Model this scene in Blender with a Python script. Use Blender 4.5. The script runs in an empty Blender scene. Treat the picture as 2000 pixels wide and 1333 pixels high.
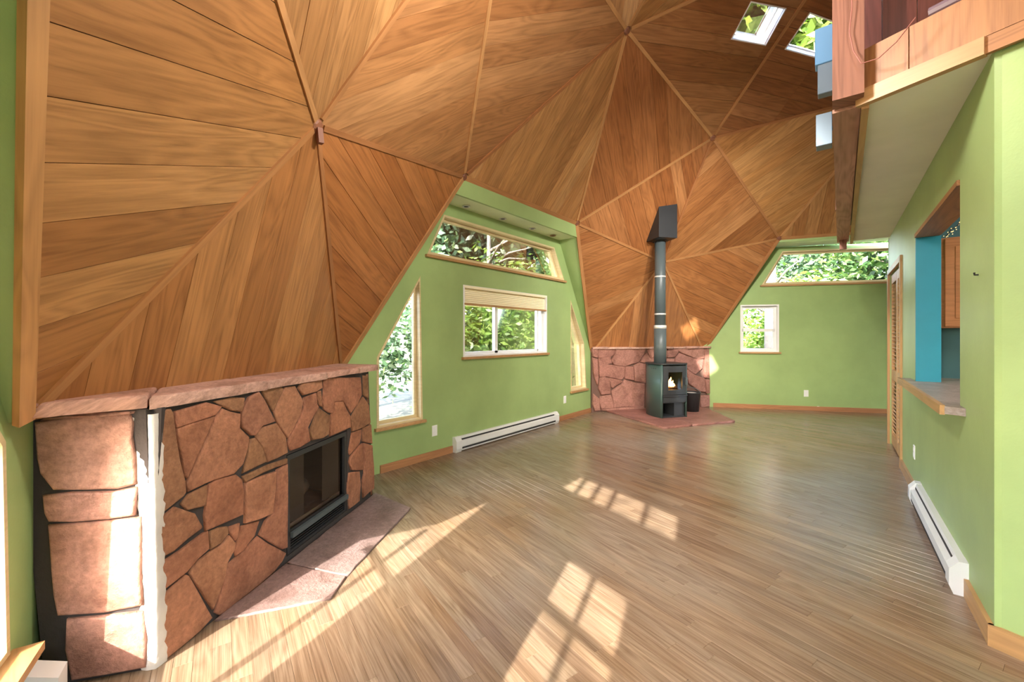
import bpy, bmesh, math, random
from mathutils import Vector, Matrix
from mathutils.geometry import delaunay_2d_cdt

random.seed(7)
scene = bpy.context.scene
col = scene.collection
RAD = math.radians

# ------------------------------------------------------------------ camera, sky, sun, exposure
DOME_R = 5.582                       # inner radius of the dome; the floor is z = 0
DC = Vector((0.0612, 0.1605, 0.0484))  # centre of the sphere
K5 = DOME_R / 5.8
CAM = Vector((1.6314, 4.2812, 1.2897))
YAW = -0.886874
cd = bpy.data.cameras.new('camera')
cam = bpy.data.objects.new('camera', cd)
col.objects.link(cam)
cam.location = CAM
cam.rotation_euler = (math.pi / 2, 0, YAW - math.pi / 2)
cd.sensor_width = 36.0
cd.lens = 814.05 / 2000 * 36.0
cd.shift_y = -9.2 / 2000
cd.clip_start = 0.05
cd.clip_end = 300
scene.camera = cam

SUN_AZ, SUN_EL = 105.8, 33.6
world = bpy.data.worlds.new('sky')
scene.world = world
world.use_nodes = True
wn = world.node_tree
wn.nodes.clear()
wo = wn.nodes.new('ShaderNodeOutputWorld')
wb = wn.nodes.new('ShaderNodeBackground')
ws = wn.nodes.new('ShaderNodeTexSky')
ws.sky_type = 'NISHITA'
ws.sun_disc = False
ws.sun_elevation = RAD(SUN_EL)
ws.sun_rotation = RAD(90 - SUN_AZ)
ws.air_density = 1.0
ws.dust_density = 3.0
ws.ozone_density = 1.0
wb.inputs['Strength'].default_value = 2.1
wn.links.new(ws.outputs[0], wb.inputs[0])
wn.links.new(wb.outputs[0], wo.inputs[0])

sd = bpy.data.lights.new('sun', 'SUN')
sd.energy = 37.0
sd.angle = RAD(0.6)
sd.color = (1.0, 0.93, 0.82)
sun = bpy.data.objects.new('sun', sd)
col.objects.link(sun)
sun_dir = Vector((math.cos(RAD(SUN_AZ)) * math.cos(RAD(SUN_EL)), math.sin(RAD(SUN_AZ)) * math.cos(RAD(SUN_EL)), math.sin(RAD(SUN_EL))))
sun.location = sun_dir * 40
sun.rotation_euler = sun_dir.to_track_quat('Z', 'Y').to_euler()

scene.view_settings.view_transform = 'Standard'
scene.view_settings.look = 'None'
scene.view_settings.gamma = 1.0
scene.view_settings.use_curve_mapping = False
scene.view_settings.exposure = 1.38
scene.cycles.use_denoising = True
scene.cycles.denoising_prefilter = 'ACCURATE'
scene.cycles.max_bounces = 7
scene.cycles.diffuse_bounces = 4
scene.cycles.adaptive_threshold = 0.02
scene.cycles.transparent_max_bounces = 12
scene.cycles.sample_clamp_indirect = 6.0


# ------------------------------------------------------------------ helpers
def V3(*a):
    return Vector(a)


def link_mesh(name, verts, faces, mat=None, parent=None, uvs=None, smooth=False):
    me = bpy.data.meshes.new(name)
    me.from_pydata([tuple(v) for v in verts], [], faces)
    if uvs is not None:
        lay = me.uv_layers.new(name='grain')
        k = 0
        for p in me.polygons:
            for vi in p.vertices:
                lay.data[k].uv = uvs[vi]
                k += 1
    if smooth:
        for p in me.polygons:
            p.use_smooth = True
    me.update()
    ob = bpy.data.objects.new(name, me)
    col.objects.link(ob)
    if mat:
        me.materials.append(mat)
    if parent:
        ob.parent = parent
    return ob


def fix_normals(ob):
    bm = bmesh.new()
    bm.from_mesh(ob.data)
    bmesh.ops.recalc_face_normals(bm, faces=bm.faces)
    bm.to_mesh(ob.data)
    bm.free()
    return ob


def tag(o, label=None, cat=None, group=None, kind=None):
    if label:
        o['label'] = label
    if cat:
        o['category'] = cat
    if group:
        o['group'] = group
    if kind:
        o['kind'] = kind
    return o


def empty(name, loc=(0, 0, 0), rz=0.0):
    o = bpy.data.objects.new(name, None)
    col.objects.link(o)
    o.location = loc
    o.rotation_euler = (0, 0, rz)
    o.empty_display_size = 0.1
    return o


class MB:
    """collects simple shapes for one mesh part"""

    def __init__(self):
        self.v = []
        self.f = []
        self.uv = []

    def add(self, verts, faces, uvs=None):
        n = len(self.v)
        self.v += [Vector(x) for x in verts]
        self.uv += uvs if uvs else [(x[0] + x[2], x[1] + x[2]) for x in verts]
        self.f += [tuple(i + n for i in f) for f in faces]
        return self

    def box(self, x0, x1, y0, y1, z0, z1, bev=0.0):
        if bev <= 0:
            v = [(x0, y0, z0), (x1, y0, z0), (x1, y1, z0), (x0, y1, z0), (x0, y0, z1), (x1, y0, z1), (x1, y1, z1), (x0, y1, z1)]
            return self.add(v, [(0, 3, 2, 1), (4, 5, 6, 7), (0, 1, 5, 4), (1, 2, 6, 5), (2, 3, 7, 6), (3, 0, 4, 7)])
        bm = bmesh.new()
        bmesh.ops.create_cube(bm, size=1.0)
        for w in bm.verts:
            w.co = Vector(((x0 + x1) / 2 + w.co.x * (x1 - x0), (y0 + y1) / 2 + w.co.y * (y1 - y0), (z0 + z1) / 2 + w.co.z * (z1 - z0)))
        bmesh.ops.bevel(bm, geom=list(bm.edges), offset=bev, segments=1, affect='EDGES', clamp_overlap=True)
        bm.verts.index_update()
        self.add([w.co.copy() for w in bm.verts], [tuple(x.index for x in f.verts) for f in bm.faces])
        bm.free()
        return self

    def bar(self, a, b, w, h, up=Vector((0, 0, 1))):
        """box from a to b, w wide, h high along up, centred on the line"""
        a, b = Vector(a), Vector(b)
        d = (b - a)
        L = d.length
        d.normalize()
        s = d.cross(up)
        if s.length < 1e-6:
            s = d.cross(Vector((1, 0, 0)))
        s.normalize()
        u = s.cross(d).normalized()
        vs, uv = [], []
        for t, p in ((0, a), (L, b)):
            for i, j in ((-1, -1), (1, -1), (1, 1), (-1, 1)):
                vs.append(p + s * (w / 2 * i) + u * (h / 2 * j))
                uv.append((t, (w * i + h * j) / 2))
        return self.add(vs, [(0, 1, 2, 3), (7, 6, 5, 4), (0, 4, 5, 1), (1, 5, 6, 2), (2, 6, 7, 3), (3, 7, 4, 0)], uv)

    def tube(self, pts, r, n=12, cap=True):
        pts = [Vector(p) for p in pts]
        rs = r if isinstance(r, (list, tuple)) else [r] * len(pts)
        rings = []
        d0 = None
        for i, p in enumerate(pts):
            d = (pts[min(i + 1, len(pts) - 1)] - pts[max(i - 1, 0)]).normalized()
            if d0 is None:
                s = d.cross(Vector((0, 0, 1)))
                if s.length < 1e-4:
                    s = Vector((1, 0, 0))
                s.normalize()
            else:
                s = (s - d * s.dot(d)).normalized()
            d0 = d
            t = d.cross(s).normalized()
            rings.append([p + (s * math.cos(2 * math.pi * k / n) + t * math.sin(2 * math.pi * k / n)) * rs[i] for k in range(n)])
        vs = [q for rg in rings for q in rg]
        fs = []
        for i in range(len(pts) - 1):
            for k in range(n):
                fs.append((i * n + k, i * n + (k + 1) % n, (i + 1) * n + (k + 1) % n, (i + 1) * n + k))
        if cap:
            fs.append(tuple(range(n - 1, -1, -1)))
            fs.append(tuple((len(pts) - 1) * n + k for k in range(n)))
        return self.add(vs, fs)

    def lathe(self, prof, n=24, c=(0, 0, 0)):
        c = Vector(c)
        vs, fs = [], []
        for r, z in prof:
            for k in range(n):
                a = 2 * math.pi * k / n
                vs.append(c + Vector((r * math.cos(a), r * math.sin(a), z)))
        for i in range(len(prof) - 1):
            for k in range(n):
                fs.append((i * n + k, i * n + (k + 1) % n, (i + 1) * n + (k + 1) % n, (i + 1) * n + k))
        return self.add(vs, fs)

    def prism(self, poly, lo, hi):
        """vertical prism over an xy polygon"""
        n = len(poly)
        vs = [(p[0], p[1], lo) for p in poly] + [(p[0], p[1], hi) for p in poly]
        fs = [tuple(range(n - 1, -1, -1)), tuple(range(n, 2 * n))] + [(i, (i + 1) % n, n + (i + 1) % n, n + i) for i in range(n)]
        return self.add(vs, fs)

    def xf(self, M):
        self.v = [M @ x for x in self.v]
        return self

    def build(self, name, mat, parent=None, smooth=False, norm=True):
        ob = link_mesh(name, self.v, self.f, mat, parent, self.uv, smooth)
        if norm:
            fix_normals(ob)
        return ob


def area2(p):
    return 0.5 * sum(p[i][0] * p[(i + 1) % len(p)][1] - p[(i + 1) % len(p)][0] * p[i][1] for i in range(len(p)))


def ccw(p):
    p = [tuple(q) for q in p]
    return p if area2(p) > 0 else p[::-1]


def inset(p, d):
    """move every corner of a ccw polygon inwards by about d"""
    n = len(p)
    out = []
    for i in range(n):
        a, b, c = Vector(p[i - 1]), Vector(p[i]), Vector(p[(i + 1) % n])
        e1, e2 = (b - a), (c - b)
        if e1.length < 1e-6 or e2.length < 1e-6:
            out.append(tuple(b))
            continue
        e1.normalize()
        e2.normalize()
        n1, n2 = Vector((-e1.y, e1.x)), Vector((-e2.y, e2.x))
        m = n1 + n2
        if m.length < 0.2:
            m = n1
        m.normalize()
        k = max(0.45, m.dot(n1))
        out.append((b.x + m.x * d / k, b.y + m.y * d / k))
    return out


def clip_half(poly, px, py, nx, ny):
    """keep the part where (p - P).n >= 0"""
    out = []
    for i in range(len(poly)):
        a, b = poly[i], poly[(i + 1) % len(poly)]
        da = (a[0] - px) * nx + (a[1] - py) * ny
        db = (b[0] - px) * nx + (b[1] - py) * ny
        if da >= 0:
            out.append(a)
        if (da >= 0) != (db >= 0):
            t = da / (da - db)
            out.append((a[0] + (b[0] - a[0]) * t, a[1] + (b[1] - a[1]) * t))
    return out


def minus_convex(poly, hole):
    """convex polygon minus convex ccw hole as a list of convex pieces"""
    pieces = []
    rest = poly
    for i in range(len(hole)):
        a, b = hole[i], hole[(i + 1) % len(hole)]
        nx, ny = -(b[1] - a[1]), b[0] - a[0]
        o = clip_half(rest, a[0], a[1], -nx, -ny)
        if len(o) > 2 and abs(area2(o)) > 1e-5:
            pieces.append(o)
        rest = clip_half(rest, a[0], a[1], nx, ny)
        if len(rest) < 3:
            break
    return pieces


def in_poly(x, y, p):
    c = False
    for i in range(len(p)):
        x1, y1 = p[i]
        x2, y2 = p[i - 1]
        if (y1 > y) != (y2 > y) and x < (x2 - x1) * (y - y1) / (y2 - y1) + x1:
            c = not c
    return c


def panel(outer, holes, thick, fn, name, mat, parent=None):
    """flat sheet with holes; fn(u, w, depth) gives the point"""
    loops = [ccw(outer)] + [ccw(h) for h in holes]
    vs, es = [], []
    for lp in loops:
        n0 = len(vs)
        vs += [Vector(p) for p in lp]
        es += [(n0 + i, n0 + (i + 1) % len(lp)) for i in range(len(lp))]
    v2, e2, f2, _, _, _ = delaunay_2d_cdt(vs, es, [], 1, 1e-5)
    tris = []
    for f in f2:
        cx = sum(v2[i].x for i in f) / len(f)
        cy = sum(v2[i].y for i in f) / len(f)
        if in_poly(cx, cy, loops[0]) and not any(in_poly(cx, cy, h) for h in loops[1:]):
            tris.append(tuple(f))
    n = len(v2)
    P = [fn(p.x, p.y, 0.0) for p in v2] + [fn(p.x, p.y, thick) for p in v2]
    cnt = {}
    for f in tris:
        for i in range(len(f)):
            k = (f[i], f[(i + 1) % len(f)])
            cnt[k] = cnt.get(k, 0) + 1
    faces = [f for f in tris] + [tuple(i + n for i in reversed(f)) for f in tris]
    for (a, b) in cnt:
        if (b, a) not in cnt:
            faces.append((b, a, a + n, b + n))
    ob = link_mesh(name, P, faces, mat, parent, [(p.x, p.y) for p in v2] * 2)
    return fix_normals(ob)


def stone(name, poly, fn, mat, parent, depth=0.05, proud=0.0, ch=0.012, rnd=None):
    """one rough slab: polygon outline on a face, rounded arris; fn(u, w, out)"""
    rnd = rnd or random
    p0 = ccw(poly)
    # break long edges so the outline is a bit uneven
    q = []
    for i in range(len(p0)):
        a, b = Vector(p0[i]), Vector(p0[(i + 1) % len(p0)])
        q.append(tuple(a))
        L = (b - a).length
        if L > 0.14:
            k = int(L / 0.1)
            nn = Vector((-(b - a).y, (b - a).x)).normalized()
            for j in range(1, k + 1):
                m = a.lerp(b, j / (k + 1)) + nn * rnd.uniform(-0.004, 0.004)
                q.append(tuple(m))
    rings = [(q, 0.0 - depth), (q, proud - ch), (inset(q, ch * 0.45), proud - ch * 0.25), (inset(q, ch * 1.2), proud)]
    n = len(q)
    vs, uv = [], []
    ox, oy = rnd.uniform(0, 40), rnd.uniform(0, 40)
    for rg, o in rings:
        for p in rg:
            vs.append(fn(p[0], p[1], o))
            uv.append((p[0] + ox + o * 0.8, p[1] + oy + o * 1.3))
    fs = []
    for r in range(3):
        for i in range(n):
            fs.append((r * n + i, r * n + (i + 1) % n, (r + 1) * n + (i + 1) % n, (r + 1) * n + i))
    fs.append(tuple(3 * n + i for i in range(n)))
    ob = link_mesh(name, vs, fs, mat, parent, uv)
    for pl in ob.data.polygons[:-1]:
        pl.use_smooth = True
    return fix_normals(ob)


# ------------------------------------------------------------------ materials
class NT:
    def __init__(self, name):
        self.m = bpy.data.materials.new(name)
        self.m.use_nodes = True
        self.t = self.m.node_tree
        self.b = self.t.nodes['Principled BSDF']
        self.out = self.t.nodes['Material Output']

    def n(self, typ, **kw):
        nd = self.t.nodes.new(typ)
        for k, v in kw.items():
            if k.startswith('i_'):
                key = k[2:]
                key = int(key) if key.isdigit() else key.replace('_', ' ')
                nd.inputs[key].default_value = v
            else:
                setattr(nd, k, v)
        return nd

    def l(self, a, b):
        self.t.links.new(a, b)

    def ramp(self, src, stops, interp='LINEAR'):
        r = self.n('ShaderNodeValToRGB')
        r.color_ramp.interpolation = interp
        while len(r.color_ramp.elements) < len(stops):
            r.color_ramp.elements.new(0.5)
        for e, (p, c) in zip(r.color_ramp.elements, stops):
            e.position = p
            e.color = (c[0], c[1], c[2], 1)
        self.l(src, r.inputs[0])
        return r.outputs[0]

    def mix(self, fac, a, b, mode='MIX'):
        m = self.n('ShaderNodeMix', data_type='RGBA', blend_type=mode)
        for sock, val in ((m.inputs[0], fac), (m.inputs[6], a), (m.inputs[7], b)):
            if isinstance(val, (int, float)):
                sock.default_value = val
            elif isinstance(val, tuple):
                sock.default_value = (*val, 1) if len(val) == 3 else val
            else:
                self.l(val, sock)
        return m.outputs[2]

    def bump(self, h, strength, dist=0.01):
        b = self.n('ShaderNodeBump')
        b.inputs['Strength'].default_value = strength
        b.inputs['Distance'].default_value = dist
        self.l(h, b.inputs['Height'])
        self.l(b.outputs[0], self.b.inputs['Normal'])

    def math(self, op, a, b=0.0):
        m = self.n('ShaderNodeMath', operation=op)
        for s, v in ((m.inputs[0], a), (m.inputs[1], b)):
            if isinstance(v, (int, float)):
                s.default_value = v
            else:
                self.l(v, s)
        return m.outputs[0]

    def scaled(self, src, sc, loc=None):
        m = self.n('ShaderNodeMapping')
        m.inputs['Scale'].default_value = sc
        self.l(src, m.inputs['Vector'])
        if loc is not None:
            self.l(loc, m.inputs['Location'])
        return m.outputs[0]


def plain(name, c, rough=0.5, metal=0.0, bump=0.0, bscale=200.0, var=0.0, spec=0.5):
    t = NT(name)
    t.b.inputs['Base Color'].default_value = (*c, 1)
    t.b.inputs['Roughness'].default_value = rough
    t.b.inputs['Metallic'].default_value = metal
    t.b.inputs['Specular IOR Level'].default_value = spec
    tc = t.n('ShaderNodeTexCoord')
    if var > 0:
        nz = t.n('ShaderNodeTexNoise', i_Scale=3.0, i_Detail=4.0)
        t.l(tc.outputs['Object'], nz.inputs['Vector'])
        dark = tuple(x * (1 - var) for x in c)
        lite = tuple(min(1, x * (1 + var)) for x in c)
        t.l(t.ramp(nz.outputs[0], [(0.3, dark), (0.7, lite)]), t.b.inputs['Base Color'])
    if bump > 0:
        nz = t.n('ShaderNodeTexNoise', i_Scale=bscale, i_Detail=2.0)
        t.l(tc.outputs['Object'], nz.inputs['Vector'])
        t.bump(nz.outputs[0], bump, 0.004)
    return t.m


def wood(name, tones, rough=0.45, grain=0.35, tint_attr=False, bump=0.15, worn=None, figure=0.5, fine=70.0):
    """boards: uv.x runs along the grain in metres; every board differs"""
    t = NT(name)
    uv = t.n('ShaderNodeUVMap', uv_map='grain')
    oi = t.n('ShaderNodeObjectInfo')
    geo = t.n('ShaderNodeNewGeometry')
    rnd = t.math('FRACT', t.math('ADD', oi.outputs['Random'], t.math('MULTIPLY', geo.outputs['Random Per Island'], 7.13)))
    cx = t.n('ShaderNodeCombineXYZ')
    t.l(t.math('MULTIPLY', rnd, 37.0), cx.inputs[0])
    t.l(t.math('MULTIPLY', rnd, 91.0), cx.inputs[1])
    base = t.ramp(rnd, [(i / (len(tones) - 1), c) for i, c in enumerate(tones)])
    # long fine streaks
    n1 = t.n('ShaderNodeTexNoise', i_Scale=1.0, i_Detail=5.0, i_Roughness=0.65)
    t.l(t.scaled(uv.outputs[0], (2.2, fine, 1.0), cx.outputs[0]), n1.inputs['Vector'])
    # broad cathedral figure
    n2 = t.n('ShaderNodeTexNoise', i_Scale=1.0, i_Detail=1.5, i_Distortion=0.6)
    t.l(t.scaled(uv.outputs[0], (0.9, 7.0, 1.0), cx.outputs[0]), n2.inputs['Vector'])
    w = t.math('FRACT', t.math('MULTIPLY', n2.outputs[0], 9.0))
    w = t.math('ABSOLUTE', t.math('SUBTRACT', w, 0.5))
    g = t.math('ADD', t.math('MULTIPLY', n1.outputs[0], 0.75), t.math('MULTIPLY', w, figure))
    shade = t.ramp(g, [(0.25, (1 - grain, 1 - grain * 1.1, 1 - grain * 1.2)), (0.55, (0.98, 0.98, 0.98)), (0.8, (1.1, 1.1, 1.08))])
    c = t.mix(1.0, base, shade, 'MULTIPLY')
    if tint_attr:
        c = t.mix(1.0, c, oi.outputs['Color'], 'MULTIPLY')
    # larger blotches along the board
    n3 = t.n('ShaderNodeTexNoise', i_Scale=1.0, i_Detail=2.0)
    t.l(t.scaled(uv.outputs[0], (1.3, 4.0, 1.0), cx.outputs[0]), n3.inputs['Vector'])
    c = t.mix(1.0, c, t.ramp(n3.outputs[0], [(0.3, (0.84, 0.82, 0.8)), (0.7, (1.08, 1.08, 1.08))]), 'MULTIPLY')
    if worn:
        tc = t.n('ShaderNodeTexCoord')
        n4 = t.n('ShaderNodeTexNoise', i_Scale=0.8, i_Detail=3.0, i_Roughness=0.5)
        t.l(geo.outputs['Position'], n4.inputs['Vector'])
        f = t.ramp(n4.outputs[0], [(0.25, (0, 0, 0)), (0.72, (1, 1, 1))])
        c = t.mix(t.math('MULTIPLY', f, 0.8), c, t.mix(1.0, shade, worn, 'MULTIPLY'))
        n5 = t.n('ShaderNodeTexNoise', i_Scale=14.0, i_Detail=5.0, i_Roughness=0.7)
        t.l(geo.outputs['Position'], n5.inputs['Vector'])
        c = t.mix(t.math('MULTIPLY', t.ramp(n5.outputs[0], [(0.62, (0, 0, 0)), (0.75, (1, 1, 1))]), 0.35), c, (0.11, 0.065, 0.04))
        t.l(t.ramp(n4.outputs[0], [(0.3, (rough, rough, rough)), (0.7, (rough + 0.06,) * 3)]), t.b.inputs['Roughness'])
    else:
        t.b.inputs['Roughness'].default_value = rough
    t.l(c, t.b.inputs['Base Color'])
    t.bump(g, bump, 0.003)
    return t.m


def stone_mat(name, tones, rough=0.8):
    t = NT(name)
    uv = t.n('ShaderNodeUVMap', uv_map='grain')
    oi = t.n('ShaderNodeObjectInfo')
    base = t.ramp(oi.outputs['Random'], [(i / (len(tones) - 1), c) for i, c in enumerate(tones)])
    n1 = t.n('ShaderNodeTexNoise', i_Scale=5.0, i_Detail=6.0, i_Roughness=0.65, i_Distortion=0.5)
    t.l(uv.outputs[0], n1.inputs['Vector'])
    n2 = t.n('ShaderNodeTexNoise', i_Scale=38.0, i_Detail=5.0, i_Roughness=0.7)
    t.l(uv.outputs[0], n2.inputs['Vector'])
    c = t.mix(1.0, base, t.ramp(n1.outputs[0], [(0.3, (0.62, 0.56, 0.52)), (0.52, (1, 1, 1)), (0.72, (1.25, 1.24, 1.28))]), 'MULTIPLY')
    c = t.mix(1.0, c, t.ramp(n2.outputs[0], [(0.3, (0.66, 0.63, 0.62)), (0.7, (1.2, 1.2, 1.2))]), 'MULTIPLY')
    t.l(c, t.b.inputs['Base Color'])
    t.b.inputs['Roughness'].default_value = rough
    h = t.math('ADD', t.math('MULTIPLY', n1.outputs[0], 1.0), t.math('MULTIPLY', n2.outputs[0], 0.35))
    t.bump(h, 0.9, 0.018)
    return t.m


def glass_mat(name, tint=(1, 1, 1), gloss=0.08):
    t = NT(name)
    tr = t.n('ShaderNodeBsdfTransparent')
    tr.inputs[0].default_value = (*tint, 1)
    gl = t.n('ShaderNodeBsdfGlossy')
    gl.inputs['Roughness'].default_value = 0.02
    fr = t.n('ShaderNodeFresnel', i_IOR=1.45)
    mx = t.n('ShaderNodeMixShader')
    t.l(t.math('MULTIPLY', fr.outputs[0], gloss * 10), mx.inputs[0])
    t.l(tr.outputs[0], mx.inputs[1])
    t.l(gl.outputs[0], mx.inputs[2])
    t.l(mx.outputs[0], t.out.inputs['Surface'])
    return t.m


def emit_mat(name, c, s):
    t = NT(name)
    t.b.inputs['Base Color'].default_value = (*c, 1)
    t.b.inputs['Emission Color'].default_value = (*c, 1)
    t.b.inputs['Emission Strength'].default_value = s
    return t.m


def paint_mat(name, c, rough=0.42, bump=0.25, bscale=90.0):
    t = NT(name)
    geo = t.n('ShaderNodeNewGeometry')
    nz = t.n('ShaderNodeTexNoise', i_Scale=1.6, i_Detail=4.0, i_Roughness=0.6)
    t.l(geo.outputs['Position'], nz.inputs['Vector'])
    a = tuple(x * 0.9 for x in c)
    b = tuple(min(1, x * 1.07) for x in c)
    t.l(t.ramp(nz.outputs[0], [(0.35, a), (0.65, b)]), t.b.inputs['Base Color'])
    t.b.inputs['Roughness'].default_value = rough
    n2 = t.n('ShaderNodeTexNoise', i_Scale=bscale, i_Detail=2.0)
    t.l(geo.outputs['Position'], n2.inputs['Vector'])
    t.bump(n2.outputs[0], bump, 0.002)
    return t.m


def leaf_mat(name, c1, c2, c3):
    t = NT(name)
    geo = t.n('ShaderNodeNewGeometry')
    c = t.ramp(geo.outputs['Random Per Island'], [(0.0, c1), (0.55, c2), (1.0, c3)])
    t.l(c, t.b.inputs['Base Color'])
    t.b.inputs['Roughness'].default_value = 0.4
    tl = t.n('ShaderNodeBsdfTranslucent')
    t.l(t.mix(1.0, c, (1.5, 1.5, 0.8), 'MULTIPLY'), tl.inputs[0])
    mx = t.n('ShaderNodeMixShader')
    mx.inputs[0].default_value = 0.45
    t.l(t.b.outputs[0], mx.inputs[1])
    t.l(tl.outputs[0], mx.inputs[2])
    t.l(mx.outputs[0], t.out.inputs['Surface'])
    return t.m


def portal(quad, inward, parent):
    """sampling portal for daylight at a window opening"""
    c = sum(quad, Vector()) / len(quad)
    n = inward.normalized()
    ux = (quad[1] - quad[0])
    ux = (ux - n * ux.dot(n)).normalized()
    uy = n.cross(ux)
    w = max((p - c).dot(ux) for p in quad) - min((p - c).dot(ux) for p in quad)
    h = max((p - c).dot(uy) for p in quad) - min((p - c).dot(uy) for p in quad)
    ld = bpy.data.lights.new('daylight_portal', 'AREA')
    ld.shape = 'RECTANGLE'
    ld.size, ld.size_y = w, h
    ld.cycles.is_portal = True
    o = bpy.data.objects.new('daylight_portal', ld)
    col.objects.link(o)
    Z = -n
    Mx = Matrix((ux, Z.cross(ux), Z)).transposed().to_4x4()
    Mx.translation = c - parent.location
    o.parent = parent
    o.matrix_local = Mx
    return o


M = {}
M['green'] = paint_mat('green_paint', (0.315, 0.435, 0.168))
M['soffit_bounce_green'] = paint_mat('green_paint_bounce_lit', (0.70, 0.78, 0.50))  # wall green lightened, painting in the light bounced up from the floor
M['plank'] = wood('fir_ceiling_boards', [(0.300, 0.122, 0.038), (0.400, 0.185, 0.066), (0.345, 0.148, 0.050), (0.460, 0.232, 0.092), (0.320, 0.132, 0.042), (0.420, 0.195, 0.070)], rough=0.42, grain=0.42, tint_attr=True, fine=45.0, figure=0.36)
M['batten'] = wood('fir_battens', [(0.38, 0.17, 0.06), (0.50, 0.26, 0.10), (0.33, 0.13, 0.045)], rough=0.5, grain=0.25)
M['hubwood'] = wood('dark_hub_wood', [(0.20, 0.075, 0.04), (0.26, 0.10, 0.05)], rough=0.6)
M['backing'] = plain('dark_backing', (0.06, 0.028, 0.012), 0.9)
M['floor'] = wood('worn_oak_strips', [(0.230, 0.132, 0.066), (0.29, 0.180, 0.096), (0.175, 0.090, 0.040), (0.32, 0.210, 0.122), (0.245, 0.130, 0.055), (0.275, 0.186, 0.112), (0.195, 0.108, 0.053)], rough=0.20, grain=0.50, figure=0.22, fine=110.0, worn=(0.325, 0.278, 0.222), bump=0.25)
M['subfloor'] = plain('dark_subfloor', (0.08, 0.05, 0.03), 0.9)
M['casing'] = wood('cream_pine_casing', [(0.66, 0.53, 0.29), (0.70, 0.58, 0.33)], rough=0.45, grain=0.15)
M['trimwood'] = wood('pale_pine_trim', [(0.44, 0.245, 0.098), (0.49, 0.285, 0.12)], rough=0.45, grain=0.2)
M['baseboard'] = wood('baseboard_wood', [(0.42, 0.19, 0.085), (0.50, 0.25, 0.11)], rough=0.45, grain=0.25)
M['redwood'] = wood('reddish_beam', [(0.235, 0.095, 0.058), (0.27, 0.115, 0.072)], rough=0.6, grain=0.4)
M['beamwood_lit'] = wood('reddish_beam_lit', [(0.50, 0.27, 0.20), (0.54, 0.30, 0.22)], rough=0.6, grain=0.35)  # the reddish timber lightened; light from below is put into the colour
M['plywood'] = wood('plywood_fascia', [(0.34, 0.148, 0.052), (0.37, 0.165, 0.060)], rough=0.5, grain=0.35)
M['darkred'] = wood('dark_red_boards', [(0.16, 0.05, 0.035), (0.21, 0.07, 0.045), (0.13, 0.04, 0.03)], rough=0.5, grain=0.3)
M['cabinet'] = wood('cabinet_wood', [(0.42, 0.16, 0.065), (0.46, 0.19, 0.08)], rough=0.4, grain=0.25)
M['louver'] = wood('louver_wood', [(0.52, 0.29, 0.12), (0.60, 0.36, 0.16)], rough=0.5, grain=0.2)
M['sandstone'] = stone_mat('red_sandstone', [(0.39, 0.165, 0.086), (0.31, 0.125, 0.068), (0.41, 0.185, 0.103), (0.27, 0.135, 0.064), (0.38, 0.155, 0.086), (0.33, 0.145, 0.086)])
M['pinkstone'] = stone_mat('pink_sandstone', [(0.46, 0.235, 0.17), (0.41, 0.205, 0.15), (0.50, 0.27, 0.205), (0.43, 0.215, 0.165)])
M['slate'] = stone_mat('hearth_flagstone', [(0.23, 0.145, 0.13), (0.22, 0.16, 0.15), (0.25, 0.15, 0.135)], 0.55)
M['redflag'] = stone_mat('red_flagstone', [(0.29, 0.125, 0.10), (0.31, 0.15, 0.12)], 0.5)
M['wallstone'] = stone_mat('dusky_sandstone', [(0.36, 0.165, 0.125), (0.31, 0.14, 0.105), (0.39, 0.19, 0.145), (0.33, 0.15, 0.12)])
M['curtain'] = plain('wire_curtain', (0.16, 0.13, 0.11), 0.6)
M['mantelstone'] = stone_mat('mantel_flagstone', [(0.52, 0.29, 0.22), (0.58, 0.37, 0.30), (0.50, 0.26, 0.18)], 0.75)
M['redjoint'] = plain('brown_joint_mortar', (0.15, 0.085, 0.065), 0.95, bump=0.8, bscale=60)
M['joint'] = plain('dark_joint_mortar', (0.045, 0.036, 0.034), 0.95, bump=0.8, bscale=60)
M['whitemortar'] = plain('pale_lime_mortar', (0.66, 0.62, 0.58), 0.9, bump=0.9, bscale=40, var=0.25)
M['white'] = plain('white_enamel', (0.72, 0.73, 0.72), 0.4, var=0.04)
M['vinyl'] = plain('white_vinyl', (0.80, 0.80, 0.78), 0.35)
M['slot'] = plain('dark_slot', (0.02, 0.02, 0.022), 0.7)
M['blind'] = plain('cream_cellular_fabric', (0.88, 0.80, 0.56), 0.85, bump=0.2)
M['soffit'] = plain('loft_soffit_plaster', (0.84, 0.82, 0.73), 0.8, var=0.05, bump=0.1)
M['black'] = plain('black_stove_steel', (0.026, 0.028, 0.031), 0.42, 0.0, var=0.1)
M['blackside'] = plain('stove_side_green_reflect', (0.050, 0.090, 0.080), 0.3)  # black side panel with the reflected green wall painted into its colour
M['pipe'] = plain('charcoal_pipe', (0.075, 0.096, 0.102), 0.4)
M['silver'] = plain('bare_steel_band', (0.70, 0.70, 0.68), 0.4, 0.3)
M['ember'] = plain('ceramic_logs', (0.34, 0.24, 0.19), 0.9, bump=0.8, bscale=30, var=0.4)
M['flame'] = emit_mat('gas_flame', (1.0, 0.55, 0.16), 5.0)
M['glass'] = glass_mat('window_glass')
M['darkglass'] = glass_mat('smoked_glass', (0.72, 0.66, 0.6), 0.12)
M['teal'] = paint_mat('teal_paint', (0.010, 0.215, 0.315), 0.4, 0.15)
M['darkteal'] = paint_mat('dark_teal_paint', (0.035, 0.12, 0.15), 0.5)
M['blue'] = plain('blue_fixture', (0.14, 0.33, 0.55), 0.5)
M['greyblue'] = plain('grey_blue_fixture', (0.16, 0.22, 0.27), 0.5)
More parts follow.
